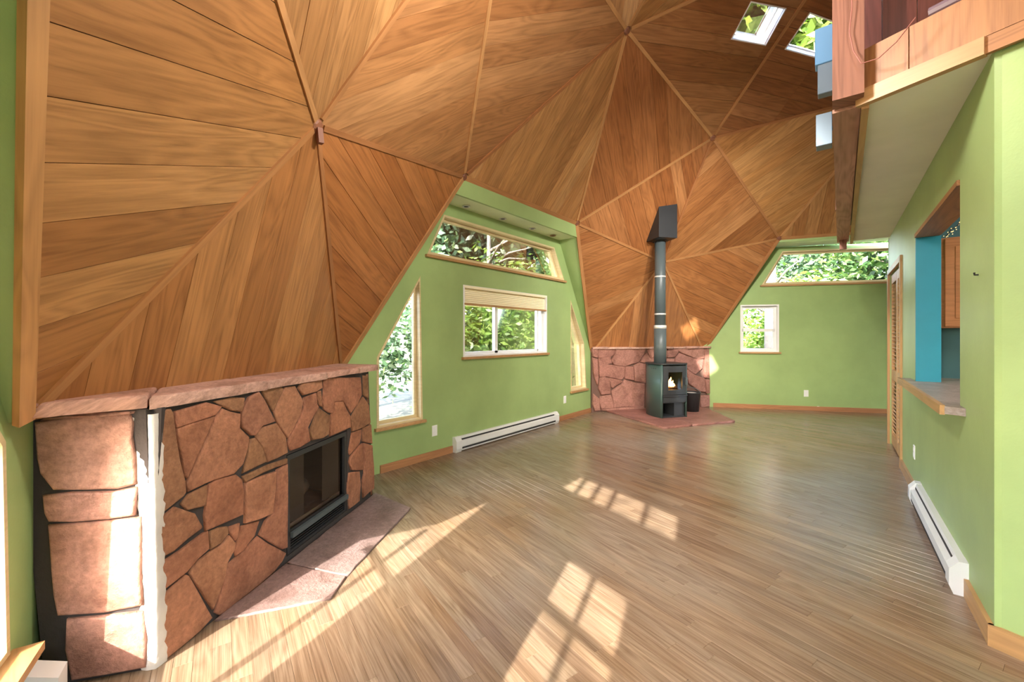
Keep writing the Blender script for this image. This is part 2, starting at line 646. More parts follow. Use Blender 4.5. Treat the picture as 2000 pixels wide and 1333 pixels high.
M['counter'] = stone_mat('grey_stone_counter', [(0.30, 0.26, 0.24), (0.34, 0.29, 0.26)], 0.35)
M['cover'] = plain('white_plastic', (0.80, 0.80, 0.76), 0.4)
M['ground'] = plain('dry_grass_ground', (0.022, 0.024, 0.013), 0.95, var=0.5)
M['bark'] = plain('grey_bark', (0.13, 0.115, 0.10), 0.9, bump=0.8, bscale=20, var=0.3)
M['leafA'] = leaf_mat('sunny_leaves', (0.035, 0.085, 0.010), (0.095, 0.165, 0.026), (0.22, 0.28, 0.09))
M['leafB'] = leaf_mat('deep_leaves', (0.016, 0.042, 0.012), (0.042, 0.092, 0.026), (0.12, 0.18, 0.06))
M['leafC'] = leaf_mat('blue_green_leaves', (0.022, 0.050, 0.032), (0.055, 0.105, 0.06), (0.17, 0.23, 0.16))
M['beads'] = emit_mat('warm_fairy_lights', (1.0, 0.70, 0.30), 0.5)
M['railmetal'] = plain('dark_bronze_rail', (0.17, 0.10, 0.105), 0.4)
M['cord'] = plain('dark_red_cord', (0.30, 0.10, 0.07), 0.6)
M['fill_lamp_glow'] = emit_mat('fill_lamp_glass', (1.0, 0.93, 0.83), 3.0)  # glow of the added fill globes and the added kitchen lamp

for k_ in ('beads', 'flame'):
    M[k_].cycles.emission_sampling = 'NONE'

FRONT = [[[-0.019,1.001],[0.07,0.996],[0.08,0.978],[0.092,0.882],[0.11,0.773],[0.133,0.685],[0.136,0.636],[0.125,0.625],[0.01,0.589],[-0.002,0.629],[-0.013,0.775],[-0.019,0.865],[-0.024,0.953]],
 [[0.092,0.981],[0.235,0.996],[0.314,0.965],[0.283,0.933],[0.179,0.923],[0.097,0.916]],
 [[0.1,0.909],[0.179,0.918],[0.274,0.925],[0.241,0.862],[0.19,0.78],[0.144,0.696],[0.133,0.714],[0.118,0.805],[0.105,0.86]],
 [[0.324,0.952],[0.366,0.931],[0.425,0.91],[0.421,0.843],[0.48,0.784],[0.472,0.735],[0.443,0.663],[0.387,0.633],[0.283,0.641],[0.235,0.642],[0.152,0.635],[0.144,0.676],[0.19,0.75],[0.241,0.837],[0.283,0.915]],
 [[0.28,0.994],[0.38,0.998],[0.447,0.985],[0.443,0.952],[0.432,0.922],[0.373,0.938],[0.327,0.965]],
 [[0.45,0.945],[0.48,0.983],[0.541,1.004],[0.581,0.953],[0.658,0.829],[0.565,0.824],[0.518,0.787],[0.495,0.792],[0.436,0.846],[0.432,0.903]],
 [[0.569,1.011],[0.721,1.007],[0.73,0.993],[0.676,0.919],[0.649,0.885],[0.581,0.988]],
 [[0.745,1.001],[0.828,0.998],[0.869,0.942],[0.901,0.903],[0.88,0.831],[0.808,0.751],[0.768,0.714],[0.676,0.83],[0.658,0.884],[0.694,0.935]],
 [[0.88,1.006],[1.079,1.013],[1.086,0.956],[1.025,0.942],[0.901,0.938],[0.859,0.984]],
 [[0.912,0.919],[1.025,0.931],[1.037,0.86],[1.055,0.839],[1.013,0.806],[0.967,0.758],[0.945,0.735],[0.967,0.645],[0.88,0.632],[0.793,0.635],[0.768,0.674],[0.778,0.711],[0.859,0.78],[0.912,0.86]],
 [[1.061,0.827],[1.111,0.796],[1.169,0.763],[1.156,0.643],[1.098,0.634],[0.984,0.648],[0.973,0.714],[1.025,0.79]],
 [[1.049,0.939],[1.079,0.939],[1.092,0.837],[1.067,0.848],[1.043,0.896]],
 [[1.111,1.021],[1.584,0.974],[1.602,0.84],[1.533,0.78],[1.443,0.728],[1.343,0.835],[1.229,0.845],[1.215,0.769],[1.162,0.787],[1.111,0.818]],
 [[1.195,0.765],[1.229,0.775],[1.243,0.839],[1.336,0.828],[1.427,0.714],[1.435,0.629],[1.3,0.626],[1.182,0.626]],
 [[1.619,0.82],[1.692,0.755],[1.729,0.602],[1.619,0.589],[1.459,0.594],[1.443,0.694],[1.467,0.715]],
 [[1.459,0.581],[1.593,0.577],[1.584,0.509],[1.567,0.478],[1.427,0.43],[1.42,0.466]],
 [[1.619,0.58],[1.739,0.582],[1.758,0.429],[1.611,0.485]],
 [[1.435,0.411],[1.567,0.461],[1.611,0.467],[1.619,0.261],[1.451,0.314],[1.42,0.382]],
 [[1.637,0.46],[1.758,0.411],[1.787,0.179],[1.787,0.058],[1.619,0.048],[1.611,0.184],[1.637,0.228]],
 [[1.42,0.299],[1.567,0.264],[1.584,0.158],[1.567,0.041],[1.42,0.041],[1.396,0.183]],
 [[0.541,0.798],[0.581,0.813],[0.676,0.812],[0.749,0.718],[0.764,0.63],[0.611,0.623],[0.59,0.678],[0.557,0.735],[0.529,0.777]],
 [[0.491,0.77],[0.522,0.769],[0.573,0.708],[0.602,0.627],[0.518,0.623],[0.443,0.618],[0.472,0.683]],
 [[0.443,0.6],[0.615,0.604],[0.759,0.595],[0.759,0.569],[0.573,0.577],[0.457,0.569]],
 [[0.152,0.62],[0.241,0.627],[0.235,0.543],[0.146,0.559],[0.12,0.594]],
 [[0.253,0.628],[0.296,0.634],[0.401,0.621],[0.436,0.586],[0.447,0.515],[0.443,0.414],[0.321,0.423],[0.235,0.431],[0.229,0.504],[0.238,0.552]],
 [[0.457,0.562],[0.565,0.56],[0.667,0.551],[0.662,0.465],[0.64,0.337],[0.557,0.345],[0.454,0.367],[0.461,0.464]],
 [[0.679,0.557],[0.757,0.564],[0.757,0.095],[0.719,0.105],[0.62,0.196],[0.551,0.264],[0.594,0.316],[0.655,0.34],[0.671,0.473]],
 [[0.008,0.57],[0.089,0.592],[0.135,0.558],[0.177,0.528],[0.212,0.457],[0.205,0.452],[0.142,0.44],[0.081,0.419],[0.036,0.42],[-0.0,0.441],[-0.006,0.503]],
 [[0.019,0.401],[0.056,0.397],[0.115,0.403],[0.218,0.424],[0.241,0.424],[0.247,0.344],[0.19,0.328],[0.141,0.301],[0.075,0.291],[0.028,0.285],[0.012,0.306],[0.01,0.361]],
 [[0.259,0.415],[0.302,0.411],[0.347,0.396],[0.35,0.362],[0.308,0.34],[0.259,0.338],[0.253,0.377]],
 [[0.36,0.347],[0.394,0.298],[0.387,0.268],[0.347,0.229],[0.334,0.172],[0.296,0.104],[0.271,0.062],[0.247,0.108],[0.201,0.197],[0.157,0.287],[0.19,0.313],[0.259,0.325],[0.321,0.328]],
 [[0.366,0.387],[0.421,0.379],[0.411,0.322],[0.397,0.31],[0.366,0.36]],
 [[0.436,0.359],[0.549,0.334],[0.518,0.272],[0.472,0.253],[0.454,0.234],[0.401,0.233],[0.394,0.264],[0.407,0.296]],
 [[0.541,0.258],[0.615,0.183],[0.752,0.063],[0.721,0.034],[0.658,0.012],[0.472,0.001],[0.373,-0.004],[0.314,0.002],[0.283,0.039],[0.308,0.086],[0.334,0.145],[0.353,0.215],[0.414,0.226],[0.457,0.229],[0.487,0.246]],
 [[0.019,0.266],[0.056,0.266],[0.136,0.289],[0.152,0.275],[0.195,0.181],[0.235,0.09],[0.265,0.025],[0.207,0.009],[0.115,0.001],[0.028,-0.002],[0.016,0.029],[0.016,0.141]]]
BOX = [[0.765,0.611],[1.427,0.616],[1.385,0.043],[0.77,0.039]]
SIDE = [[[0.365,0.974],[0.285,0.984],[0.181,0.989],[0.08,0.991],[0.07,0.957],[0.074,0.905],[0.063,0.825],[0.059,0.723],[0.117,0.711],[0.216,0.717],[0.312,0.726],[0.349,0.788],[0.359,0.848]],
 [[0.339,0.707],[0.258,0.71],[0.132,0.7],[0.059,0.71],[0.063,0.605],[0.146,0.601],[0.251,0.603],[0.322,0.613],[0.334,0.644]],
 [[0.325,0.596],[0.193,0.592],[0.046,0.594],[0.042,0.421],[0.037,0.255],[0.162,0.249],[0.297,0.262],[0.315,0.422]],
 [[0.27,0.242],[0.162,0.234],[0.037,0.231],[0.025,0.123],[0.028,0.016],[0.146,0.015],[0.255,0.016],[0.274,0.133]],
 [[0.315,1.0],[0.063,1.003],[0.069,0.995],[0.193,0.986],[0.345,0.983]]]
WALL = [[[1.201,1.084],[0.89,1.088],[0.903,0.999],[0.981,0.941],[1.201,0.932]],
 [[0.864,1.07],[0.438,1.097],[0.302,1.09],[0.357,0.97],[0.438,0.85],[0.653,0.794],[0.706,0.771],[0.916,0.811],[0.968,0.882],[0.89,0.987]],
 [[1.194,0.909],[0.994,0.93],[0.968,0.835],[1.072,0.813],[0.719,0.76],[0.732,0.593],[0.785,0.547],[1.059,0.613],[1.188,0.605]],
 [[1.175,0.581],[1.098,0.603],[0.994,0.506],[0.988,0.317],[1.149,0.305],[1.201,0.418]],
 [[1.085,0.591],[0.798,0.536],[0.759,0.511],[0.942,0.41],[0.968,0.434],[0.981,0.517]],
 [[1.162,0.265],[0.981,0.282],[0.942,0.174],[0.929,0.056],[1.149,0.065],[1.181,0.184]],
 [[0.706,0.533],[0.519,0.48],[0.33,0.463],[0.343,0.054],[0.706,0.081],[0.916,0.067],[0.929,0.233],[0.955,0.351],[0.759,0.464]],
 [[0.693,0.759],[0.546,0.756],[0.532,0.529],[0.706,0.569]],
 [[0.519,0.78],[0.438,0.826],[0.316,0.8],[0.316,0.487],[0.506,0.516]],
 [[0.398,0.85],[0.289,0.993],[0.207,0.871],[0.33,0.837]],
 [[0.261,1.053],[0.096,1.052],[0.096,0.894],[0.179,0.883],[0.22,0.956]],
 [[1.315,1.062],[1.226,1.061],[1.226,0.933],[1.303,0.957]],
 [[1.303,0.922],[1.226,0.898],[1.207,0.605],[1.226,0.477],[1.29,0.654]],
 [[1.29,0.304],[1.201,0.231],[1.175,0.043],[1.265,0.035],[1.303,0.154]],
 [[1.149,0.042],[0.706,0.058],[0.343,0.036],[0.343,-0.013],[0.942,0.003]],
 [[-0.135,1.071],[-0.269,1.07],[-0.359,1.017],[-0.284,0.927],[-0.135,0.916]],
 [[-0.299,1.057],[-0.587,1.094],[-0.881,1.066],[-0.897,0.893],[-0.757,0.882],[-0.572,0.95],[-0.42,1.004]],
 [[-0.314,0.901],[-0.389,0.978],[-0.541,0.924],[-0.741,0.869],[-0.881,0.867],[-0.85,0.708],[-0.71,0.605],[-0.557,0.701],[-0.511,0.78],[-0.299,0.81]],
 [[-0.557,0.674],[-0.71,0.579],[-0.897,0.521],[-0.928,0.281],[-0.803,0.299],[-0.572,0.451]],
 [[-0.92,1.052],[-0.991,1.052],[-1.006,0.519],[-0.912,0.548]],
 [[-0.944,0.494],[-1.006,0.492],[-1.006,0.252],[-0.951,0.254]],
 [[-0.834,0.205],[-1.006,0.212],[-1.006,0.012],[-0.834,-0.007]],
 [[0.289,0.896],[-0.105,0.891],[-0.269,0.875],[-0.269,0.59],[-0.061,0.491],[0.275,0.501]],
 [[0.275,0.475],[-0.061,0.466],[-0.09,0.039],[0.275,0.042]],
 [[-0.09,0.465],[-0.299,0.563],[-0.511,0.531],[-0.541,0.242],[-0.12,0.231]],
 [[-0.12,0.205],[-0.788,0.207],[-0.803,-0.005],[-0.12,0.024]],
 [[0.246,1.074],[-0.105,1.072],[-0.105,0.917],[0.188,0.92]]]

LOFT_W = 125
FILL_LAMPS = [(-0.6, 4.0, 2.3, 14, 'added fill globe hanging unseen behind the camera'), (0.9, 3.0, 3.4, 16, 'added fill globe hanging unseen in the loft well beside the camera'), (2.5, 2.5, 3.3, 60, 'added fill globe hanging unseen in front of the fireplace above the picture')]  # unseen fill lamps, added to brighten the room

# ------------------------------------------------------------------ the dome: a three-frequency geodesic shell on stone and bay walls
EL = 26.565051


def sph(az, el):
    return Vector((math.cos(RAD(el)) * math.cos(RAD(az)), math.cos(RAD(el)) * math.sin(RAD(az)), math.sin(RAD(el))))


TOP = Vector((0, 0, 1))
PEN = [sph(36 + 72 * k, EL) for k in range(5)]
LOW = [sph(72 * k, -EL) for k in range(5)]
ico = []
for k in range(5):
    ico.append((TOP, PEN[k], PEN[(k + 1) % 5]))
    ico.append((LOW[(k + 1) % 5], PEN[k], PEN[(k + 1) % 5]))
    ico.append((PEN[k], LOW[k], LOW[(k + 1) % 5]))

dv = {}          # key -> (point, special)


def dkey(p):
    return (round(p.x, 4), round(p.y, 4), round(p.z, 4))


tris = []
for (a, b, c) in ico:
    pt = {}
    for i in range(4):
        for j in range(4 - i):
            k = 3 - i - j
            p = (a * i + b * j + c * k).normalized() * DOME_R + DC
            spec = (i == 1 and j == 1 and k == 1) or 3 in (i, j, k)
            pt[(i, j)] = dkey(p)
            dv[dkey(p)] = (p, spec)
    for i in range(3):
        for j in range(3 - i):
            tris.append((pt[(i, j)], pt[(i + 1, j)], pt[(i, j + 1)]))
            if i + j < 2:
                tris.append((pt[(i + 1, j)], pt[(i + 1, j + 1)], pt[(i, j + 1)]))
BASE_Z = 0.996 * K5 + DC.z
keep = []
for t in tris:
    ps = [dv[k][0] for k in t]
    if min(p.z for p in ps) < BASE_Z - 0.02:
        continue
    if any(dv[k][1] and p.z < 1.5 * K5 for k, p in zip(t, ps)):
        continue                                  # the three facets left out at every bay
    sp = [k for k in t if dv[k][1]][0]
    o = [k for k in t if k != sp]
    keep.append((sp, o[0], o[1]))

FW = Vector((math.cos(YAW), math.sin(YAW), 0))
RT = Vector((math.sin(YAW), -math.cos(YAW), 0))


def in_frame(p, m=0):
    d = p - CAM
    q = d.dot(FW)
    if q < 0.1:
        return False
    x = 1000 + 814.05 * d.dot(RT) / q
    y = 657.3 - 814.05 * d.z / q
    return -m < x < 1645 + m and -m < y < 760 + m     # the loft hides what lies further right


sk_a = [V3(2.493, -0.958, 4.980), V3(2.224, -1.387, 5.034), V3(2.447, -1.610, 4.850), V3(2.722, -1.157, 4.798)]
sk_b = [V3(2.008, -1.667, 5.044), V3(1.720, -2.040, 4.985), V3(1.949, -2.227, 4.797), V3(2.262, -1.852, 4.849)]
SKY = [sk_a, sk_b] + [[V3(p.x, -p.y, p.z) for p in s] for s in (sk_a, sk_b)]
SKY = [[p * K5 + DC for p in s] for s in SKY]

ceiling = empty('ceiling', (0, 0, 0))
tag(ceiling, 'geodesic dome ceiling clad in orange fir boards fanning out from each hub', None, None, 'structure')

facets = []
for (h, p, q) in keep:
    H, P, Q = dv[h][0], dv[p][0], dv[q][0]
    ex = (Q - P).normalized()
    n_in = (P - H).cross(Q - H).normalized()
    if n_in.dot(H - DC) > 0:
        n_in = -n_in
    ey = (H - P) - ex * (H - P).dot(ex)
    hw = ey.length
    ey.normalize()
    hu = (H - P).dot(ex)
    W = (Q - P).length
    vis = 0
    for i in range(13):
        for j in range(13 - i):
            if in_frame(P * (i / 12) + Q * (j / 12) + H * ((12 - i - j) / 12)):
                vis += 1
    c = (H + P + Q) / 3
    facets.append(dict(H=H, P=P, Q=Q, ex=ex, ey=ey, n=n_in, hu=hu, hw=hw, W=W, vis=vis, c=c))

# per-facet tint, part timber tone, part painted light: (r, g, b) multiplies the board colours
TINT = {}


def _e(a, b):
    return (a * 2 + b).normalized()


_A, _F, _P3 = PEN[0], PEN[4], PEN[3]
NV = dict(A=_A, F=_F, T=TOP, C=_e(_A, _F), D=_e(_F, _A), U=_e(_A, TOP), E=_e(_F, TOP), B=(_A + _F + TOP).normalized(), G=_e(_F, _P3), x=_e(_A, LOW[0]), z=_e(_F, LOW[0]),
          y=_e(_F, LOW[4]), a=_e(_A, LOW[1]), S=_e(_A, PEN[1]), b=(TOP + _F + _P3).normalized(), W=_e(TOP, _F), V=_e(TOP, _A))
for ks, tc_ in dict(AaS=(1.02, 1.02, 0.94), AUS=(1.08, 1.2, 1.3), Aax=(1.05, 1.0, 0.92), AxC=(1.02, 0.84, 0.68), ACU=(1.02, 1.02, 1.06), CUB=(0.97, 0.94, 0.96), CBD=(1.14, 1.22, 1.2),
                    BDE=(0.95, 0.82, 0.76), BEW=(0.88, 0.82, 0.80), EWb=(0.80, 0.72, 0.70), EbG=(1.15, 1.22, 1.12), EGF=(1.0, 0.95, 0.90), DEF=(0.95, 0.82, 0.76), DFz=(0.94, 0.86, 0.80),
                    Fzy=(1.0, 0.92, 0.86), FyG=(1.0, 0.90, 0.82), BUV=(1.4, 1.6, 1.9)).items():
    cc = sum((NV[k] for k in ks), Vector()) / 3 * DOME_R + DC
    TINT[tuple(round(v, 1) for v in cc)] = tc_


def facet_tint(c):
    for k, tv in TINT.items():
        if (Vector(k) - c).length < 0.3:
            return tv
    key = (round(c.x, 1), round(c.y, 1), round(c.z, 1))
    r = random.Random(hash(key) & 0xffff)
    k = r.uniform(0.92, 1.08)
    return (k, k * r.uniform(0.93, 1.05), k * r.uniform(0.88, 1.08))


sky_wells = []
plank_objs = 0
rest = MB()
for f in sorted(facets, key=lambda f: -f['vis']):
    O, ex, ey, nn = f['P'], f['ex'], f['ey'], f['n']

    def fn(u, w, o, O=O, ex=ex, ey=ey, nn=nn):
        return O + ex * u + ey * w + nn * o

    tri = ccw([(0, 0), (f['W'], 0), (f['hu'], f['hw'])])
    holes = []
    for s in SKY:
        c = sum(s, Vector()) / 4
        d = c - O
        u, w = d.dot(ex), d.dot(ey)
        if abs(d.dot(nn)) < 0.12 and in_poly(u, w, tri):
            hp = ccw([((p - O).dot(ex), (p - O).dot(ey)) for p in s])
            holes.append(hp)
            sky_wells.append((hp, fn))
    # backing sheet of the facet
    k = 1 + 0.022 / DOME_R
    if not holes:
        bo = link_mesh('panel', [(f[x] - DC) * k + DC for x in 'HPQ'], [(0, 1, 2)], M['backing'], ceiling)
    else:
        bo = panel(tri, holes, -0.004, lambda u, w, o, fn=fn: fn(u, w, -0.022 + o), 'panel', M['backing'], ceiling)
    nb = 13
    bw = f['W'] / nb
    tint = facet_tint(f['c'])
    for i in range(nb):
        a, b = i * bw + 0.0010, (i + 1) * bw - 0.0010
        strip = clip_half(clip_half(tri, a, 0, 1, 0), b, 0, -1, 0)
        if len(strip) < 3 or abs(area2(strip)) < 0.002:
            continue
        pieces = [strip]
        for hp in holes:
            nxt = []
            for pc in pieces:
                nxt += minus_convex(ccw(pc), hp)
            pieces = nxt
        m = MB()
        off = random.uniform(-0.0015, 0.0015)
        for pc in pieces:
            pc = ccw(pc)
            n = len(pc)
            ins = inset(pc, 0.0009)
            vs = [fn(x, y, -0.02) for x, y in pc] + [fn(x, y, off - 0.0025) for x, y in pc] + [fn(x, y, off) for x, y in ins]
            uv = [(y, x) for x, y in pc] * 2 + [(y, x) for x, y in ins]
            fs = [(j, (j + 1) % n, n + (j + 1) % n, n + j) for j in range(n)]
            fs += [(n + j, n + (j + 1) % n, 2 * n + (j + 1) % n, 2 * n + j) for j in range(n)]
            fs.append(tuple(2 * n + j for j in range(n)))
            m.add(vs, fs, uv)
        if f['vis'] > 0 and plank_objs < 298:
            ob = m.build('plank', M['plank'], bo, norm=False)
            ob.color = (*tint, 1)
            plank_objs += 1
        else:
            rest.add(m.v, m.f, m.uv)
ro = rest.build('plank_cladding', M['plank'], ceiling, norm=False)
tag(ro, None, None, None, 'stuff')

# battens along the struts and small hubs where they meet
edges = {}
for f in facets:
    for a, b in ((f['H'], f['P']), (f['P'], f['Q']), (f['Q'], f['H'])):
        k = tuple(sorted((dkey(a), dkey(b))))
        edges.setdefault(k, []).append(f['n'])
for (ka, kb), ns in edges.items():
    a, b = dv[ka][0], dv[kb][0]
    n = sum(ns, Vector()).normalized()
    if len(ns) == 1 and max(a.z, b.z) < BASE_Z + 0.1:
        continue
    w = 0.034 if len(ns) == 2 else 0.05
    m = MB()
    d = (b - a).normalized()
    if len(ns) == 2:
        m.bar(a + d * 0.05 + n * 0.004, b - d * 0.05 + n * 0.004, w, 0.020, n)
    else:
        cen = (a + b) / 2
        side = d.cross(n).normalized()
        m.bar(a + n * 0.004, b + n * 0.004, w, 0.022, n)
    m.build('batten', M['batten'], ceiling)
used = set()
for (ka, kb) in edges:
    used.add(ka)
    used.add(kb)
for k in used:
    p = dv[k][0]
    if p.z < BASE_Z + 0.1:
        continue
    n = -(p - DC).normalized()
    m = MB()
    q = n.to_track_quat('Z', 'Y').to_matrix().to_4x4()
    q.translation = p + n * 0.0
    m.lathe([(0.0, 0.024), (0.030, 0.022), (0.042, 0.012), (0.048, -0.02)], 8)
    m.xf(q)
    m.build('hub', M['hubwood'], ceiling)
# short peg hanging below the hub over the fireplace
pA = PEN[0] * DOME_R + DC
nA = -PEN[0]
MB().bar(pA + nA * 0.02 + V3(0.0, 0, -0.01), pA + nA * 0.035 + V3(0.01, 0, -0.09), 0.035, 0.03).build('peg', M['hubwood'], ceiling)

# skylight wells with their glass
wi = 10
SKYNAMES = ['skylight in the dome with white well, nearer the top hub', 'skylight in the dome with white well, beside the loft edge']
for hp, fn in sky_wells:
    c = fn(sum(p[0] for p in hp) / 4, sum(p[1] for p in hp) / 4, 0)
    w = empty('window_%d' % wi, c)
    tag(w, None, None, None, 'structure')
    big = inset(hp, -0.012)
    ob = panel(big, [hp], 0.15, lambda u, v, o, fn=fn, c=c: fn(u, v, 0.004 - o) - c, 'well', M['vinyl'], w)
    ob2 = panel(hp, [inset(hp, 0.015)], 0.03, lambda u, v, o, fn=fn, c=c: fn(u, v, -0.10 - o) - c, 'sash', M['vinyl'], w)
    n = len(hp)
    g = link_mesh('pane', [fn(x, y, -0.12) - c for x, y in hp], [tuple(range(n))], M['glass'], w)
    portal([fn(x, y, -0.16) for x, y in hp], fn(0, 0, 1) - fn(0, 0, 0), w)
    wi += 1


def dome_z(x, y):
    """height of the inner face straight above (x, y)"""
    best = None
    for f in facets:
        n = f['n']
        if abs(n.z) < 1e-4:
            continue
        z = f['P'].z - ((x - f['P'].x) * n.x + (y - f['P'].y) * n.y) / n.z
        p = Vector((x, y, z)) - f['P']
        u, w = p.dot(f['ex']), p.dot(f['ey'])
        if in_poly(u, w, [(0, 0), (f['W'], 0), (f['hu'], f['hw'])]):
            best = z if best is None else min(best, z)
    return best if best is not None else 3.0


# ------------------------------------------------------------------ bay walls with their windows
class Frame:
    def __init__(self, origin, tangent, outward):
        self.o, self.t, self.n = Vector((*origin, 0)), Vector((*tangent, 0)).normalized(), Vector((*outward, 0)).normalized()

    def __call__(self, u, z, d=0.0):
        return self.o + self.t * u + self.n * d + Vector((0, 0, z))


def bay_frame(az, d):
    nn = (math.cos(RAD(az)), math.sin(RAD(az)))
    return Frame((nn[0] * d, nn[1] * d), (-nn[1], nn[0]), nn)


wcount = [0]


def window(F, poly, style='wood', muntins=(), sill=True, label=None, sash_w=0.03, recess=0.10, sill_out=0.035):
    """recessed window: jamb liner, sash, panes and a sill board"""
    wcount[0] += 1
    poly = ccw(poly)
    c = F(sum(p[0] for p in poly) / len(poly), min(p[1] for p in poly))
    w = empty('window_%d' % wcount[0], c)
    tag(w, label, None, None, 'structure')
    mt = M['casing'] if style == 'wood' else M['vinyl']
    L = lambda u, z, o: F(u, z, o) - c
    panel(inset(poly, -0.004), [inset(poly, 0.02)], 0.135, lambda u, z, o: L(u, z, o - 0.004), 'jamb', mt, w)
    panel(inset(poly, 0.02), [inset(poly, 0.02 + sash_w)], 0.035, lambda u, z, o: L(u, z, recess - 0.035 + o), 'sash', M['vinyl'] if style != 'wood' else mt, w)
    for (a, b, wd) in muntins:
        m = MB()
        pa, pb = F(a[0], a[1], recess - 0.015) - c, F(b[0], b[1], recess - 0.015) - c
        m.bar(pa, pb, wd, 0.04, F.n)
        m.build('muntin', M['vinyl'] if style != 'wood' else mt, w)
    gp = inset(poly, 0.03)
    link_mesh('pane', [L(x, z, recess - 0.012) for x, z in gp], [tuple(range(len(gp)))], M['glass'], w)
    us_ = [p[0] for p in poly]
    zs_ = [p[1] for p in poly]
    portal([F(a_, b_, 0.14) for a_, b_ in ((min(us_), min(zs_)), (max(us_), min(zs_)), (max(us_), max(zs_)), (min(us_), max(zs_)))], -F.n, w)
    if sill:
        zb = min(p[1] for p in poly)
        us = [p[0] for p in poly if p[1] < zb + 0.05]
        m = MB()
        a, b = min(us) - 0.03, max(us) + 0.03
        pts = [F(a, zb - 0.028, -sill_out), F(b, zb - 0.028, -sill_out), F(b, zb - 0.028, 0.10), F(a, zb - 0.028, 0.10)]
        pts += [F(a, zb, -sill_out), F(b, zb, -sill_out), F(b, zb, 0.10), F(a, zb, 0.10)]
        m.add([p - c for p in pts], [(0, 3, 2, 1), (4, 5, 6, 7), (0, 1, 5, 4), (1, 2, 6, 5), (2, 3, 7, 6), (3, 0, 4, 7)])
        m.build('sill', M['trimwood'], w)
    return w


BW = [(-2.62, -0.05), (2.62, -0.05), (2.62, 1.25), (2.0, 1.86), (1.42, 2.86), (-1.42, 2.86), (-2.0, 1.86), (-2.62, 1.25)]


def bay(F, az, side, holes, soff=2.74, reveal_d=0.10):
    wl = panel(BW, holes, 0.13, F, 'wall_' + side, M['green'])
    tag(wl, None, None, None, 'structure')
    n = Vector((math.cos(RAD(az)), math.sin(RAD(az)), 0))
    t = Vector((-n.y, n.x, 0))
    C = (n * 4.832 + t * 1.170 + V3(0, 0, 2.987)) * K5 + DC
    D = (n * 4.832 - t * 1.170 + V3(0, 0, 2.987)) * K5 + DC
    X1 = (n * 5.213 + t * 2.341 + V3(0, 0, 0.996)) * K5 + DC
    X2 = (n * 5.213 - t * 2.341 + V3(0, 0, 0.996)) * K5 + DC
    k = (C.z - soff) / (C.z - X1.z)
    Cb, Db = C.lerp(X1, k), D.lerp(X2, k)
    # face board under the top strut and the flat soffit behind it
    out = n * 0.03
    MB().add([C, D, Db, Cb, C + out + V3(0, 0, .03), D + out + V3(0, 0, .03), Db + out, Cb + out], [(0, 1, 2, 3), (7, 6, 5, 4), (0, 4, 5, 1), (1, 5, 6, 2), (2, 6, 7, 3), (3, 7, 4, 0)]).build('fascia', M['green'], wl)
    far = n * 0.55
    sv = [Cb + t * .02, Db - t * .02, Db - t * .02 + far, Cb + t * .02 + far]
    MB().add([p + V3(0, 0, 0.007) for p in sv] + [p + V3(0, 0, 0.035) for p in sv], [(0, 1, 2, 3), (7, 6, 5, 4), (0, 4, 5, 1), (1, 5, 6, 2), (2, 6, 7, 3), (3, 7, 4, 0)]).build('soffit', M['soffit_bounce_green'], wl)
    for a, b, s in ((C, X1, 1), (D, X2, -1)):
        q = [a, b, b + far, a + far]
        off = t * (0.02 * s)
        MB().add(q + [p + off for p in q], [(0, 1, 2, 3), (7, 6, 5, 4), (0, 4, 5, 1), (1, 5, 6, 2), (2, 6, 7, 3), (3, 7, 4, 0)]).build('reveal', M['green'], wl)
    return wl, Cb, Db


F1 = bay_frame(0, 5.07)
LW = [(2.06, 0.43), (1.53, 0.43), (1.56, 1.90), (2.06, 1.09)]
RW = [(-1.40, 1.85), (-1.41, 0.42), (-1.90, 0.42), (-1.82, 1.17)]
TR = [(1.465, 2.145), (1.235, 2.610), (-0.93, 2.610), (-1.205, 2.150)]
CW = [(0.942, 1.052), (-0.735, 1.052), (-0.735, 1.875), (0.942, 1.875)]
wall_c, b1c, b1d = bay(F1, 0, 'centre', [LW, RW, TR, CW])
window(F1, LW, 'wood', label='tall side window with a sloping top beside the fireplace')
window(F1, RW, 'wood', label='narrow side window with a sloping top next to the stove wall')
window(F1, TR, 'wood', label='long trapezoid transom window under the bay soffit')
window(F1, CW, 'vinyl', muntins=[((0.30, 1.08), (0.30, 1.85), 0.055), ((-0.60, 1.08), (-0.60, 1.85), 0.02)], sash_w=0.035, label='white sliding window in the middle of the green bay wall')

F2 = Frame((1.605, -4.878), (0.904, 0.428), (0.428, -0.904))
T2 = [(1.401, 2.20), (1.075, 2.785), (-1.05, 2.785), (-1.36, 2.20)]
S2w = [(1.745, 1.01), (1.134, 1.01), (1.134, 1.85), (1.745, 1.85)]
wall_f, _, _ = bay(F2, -72, 'far', [T2, S2w], soff=2.86)
window(F2, T2, 'wood', label='trapezoid transom window high on the far green wall')
window(F2, S2w, 'vinyl', muntins=[((1.17, 1.40), (1.71, 1.40), 0.05)], sash_w=0.045, label='small white double-hung window on the far green wall')

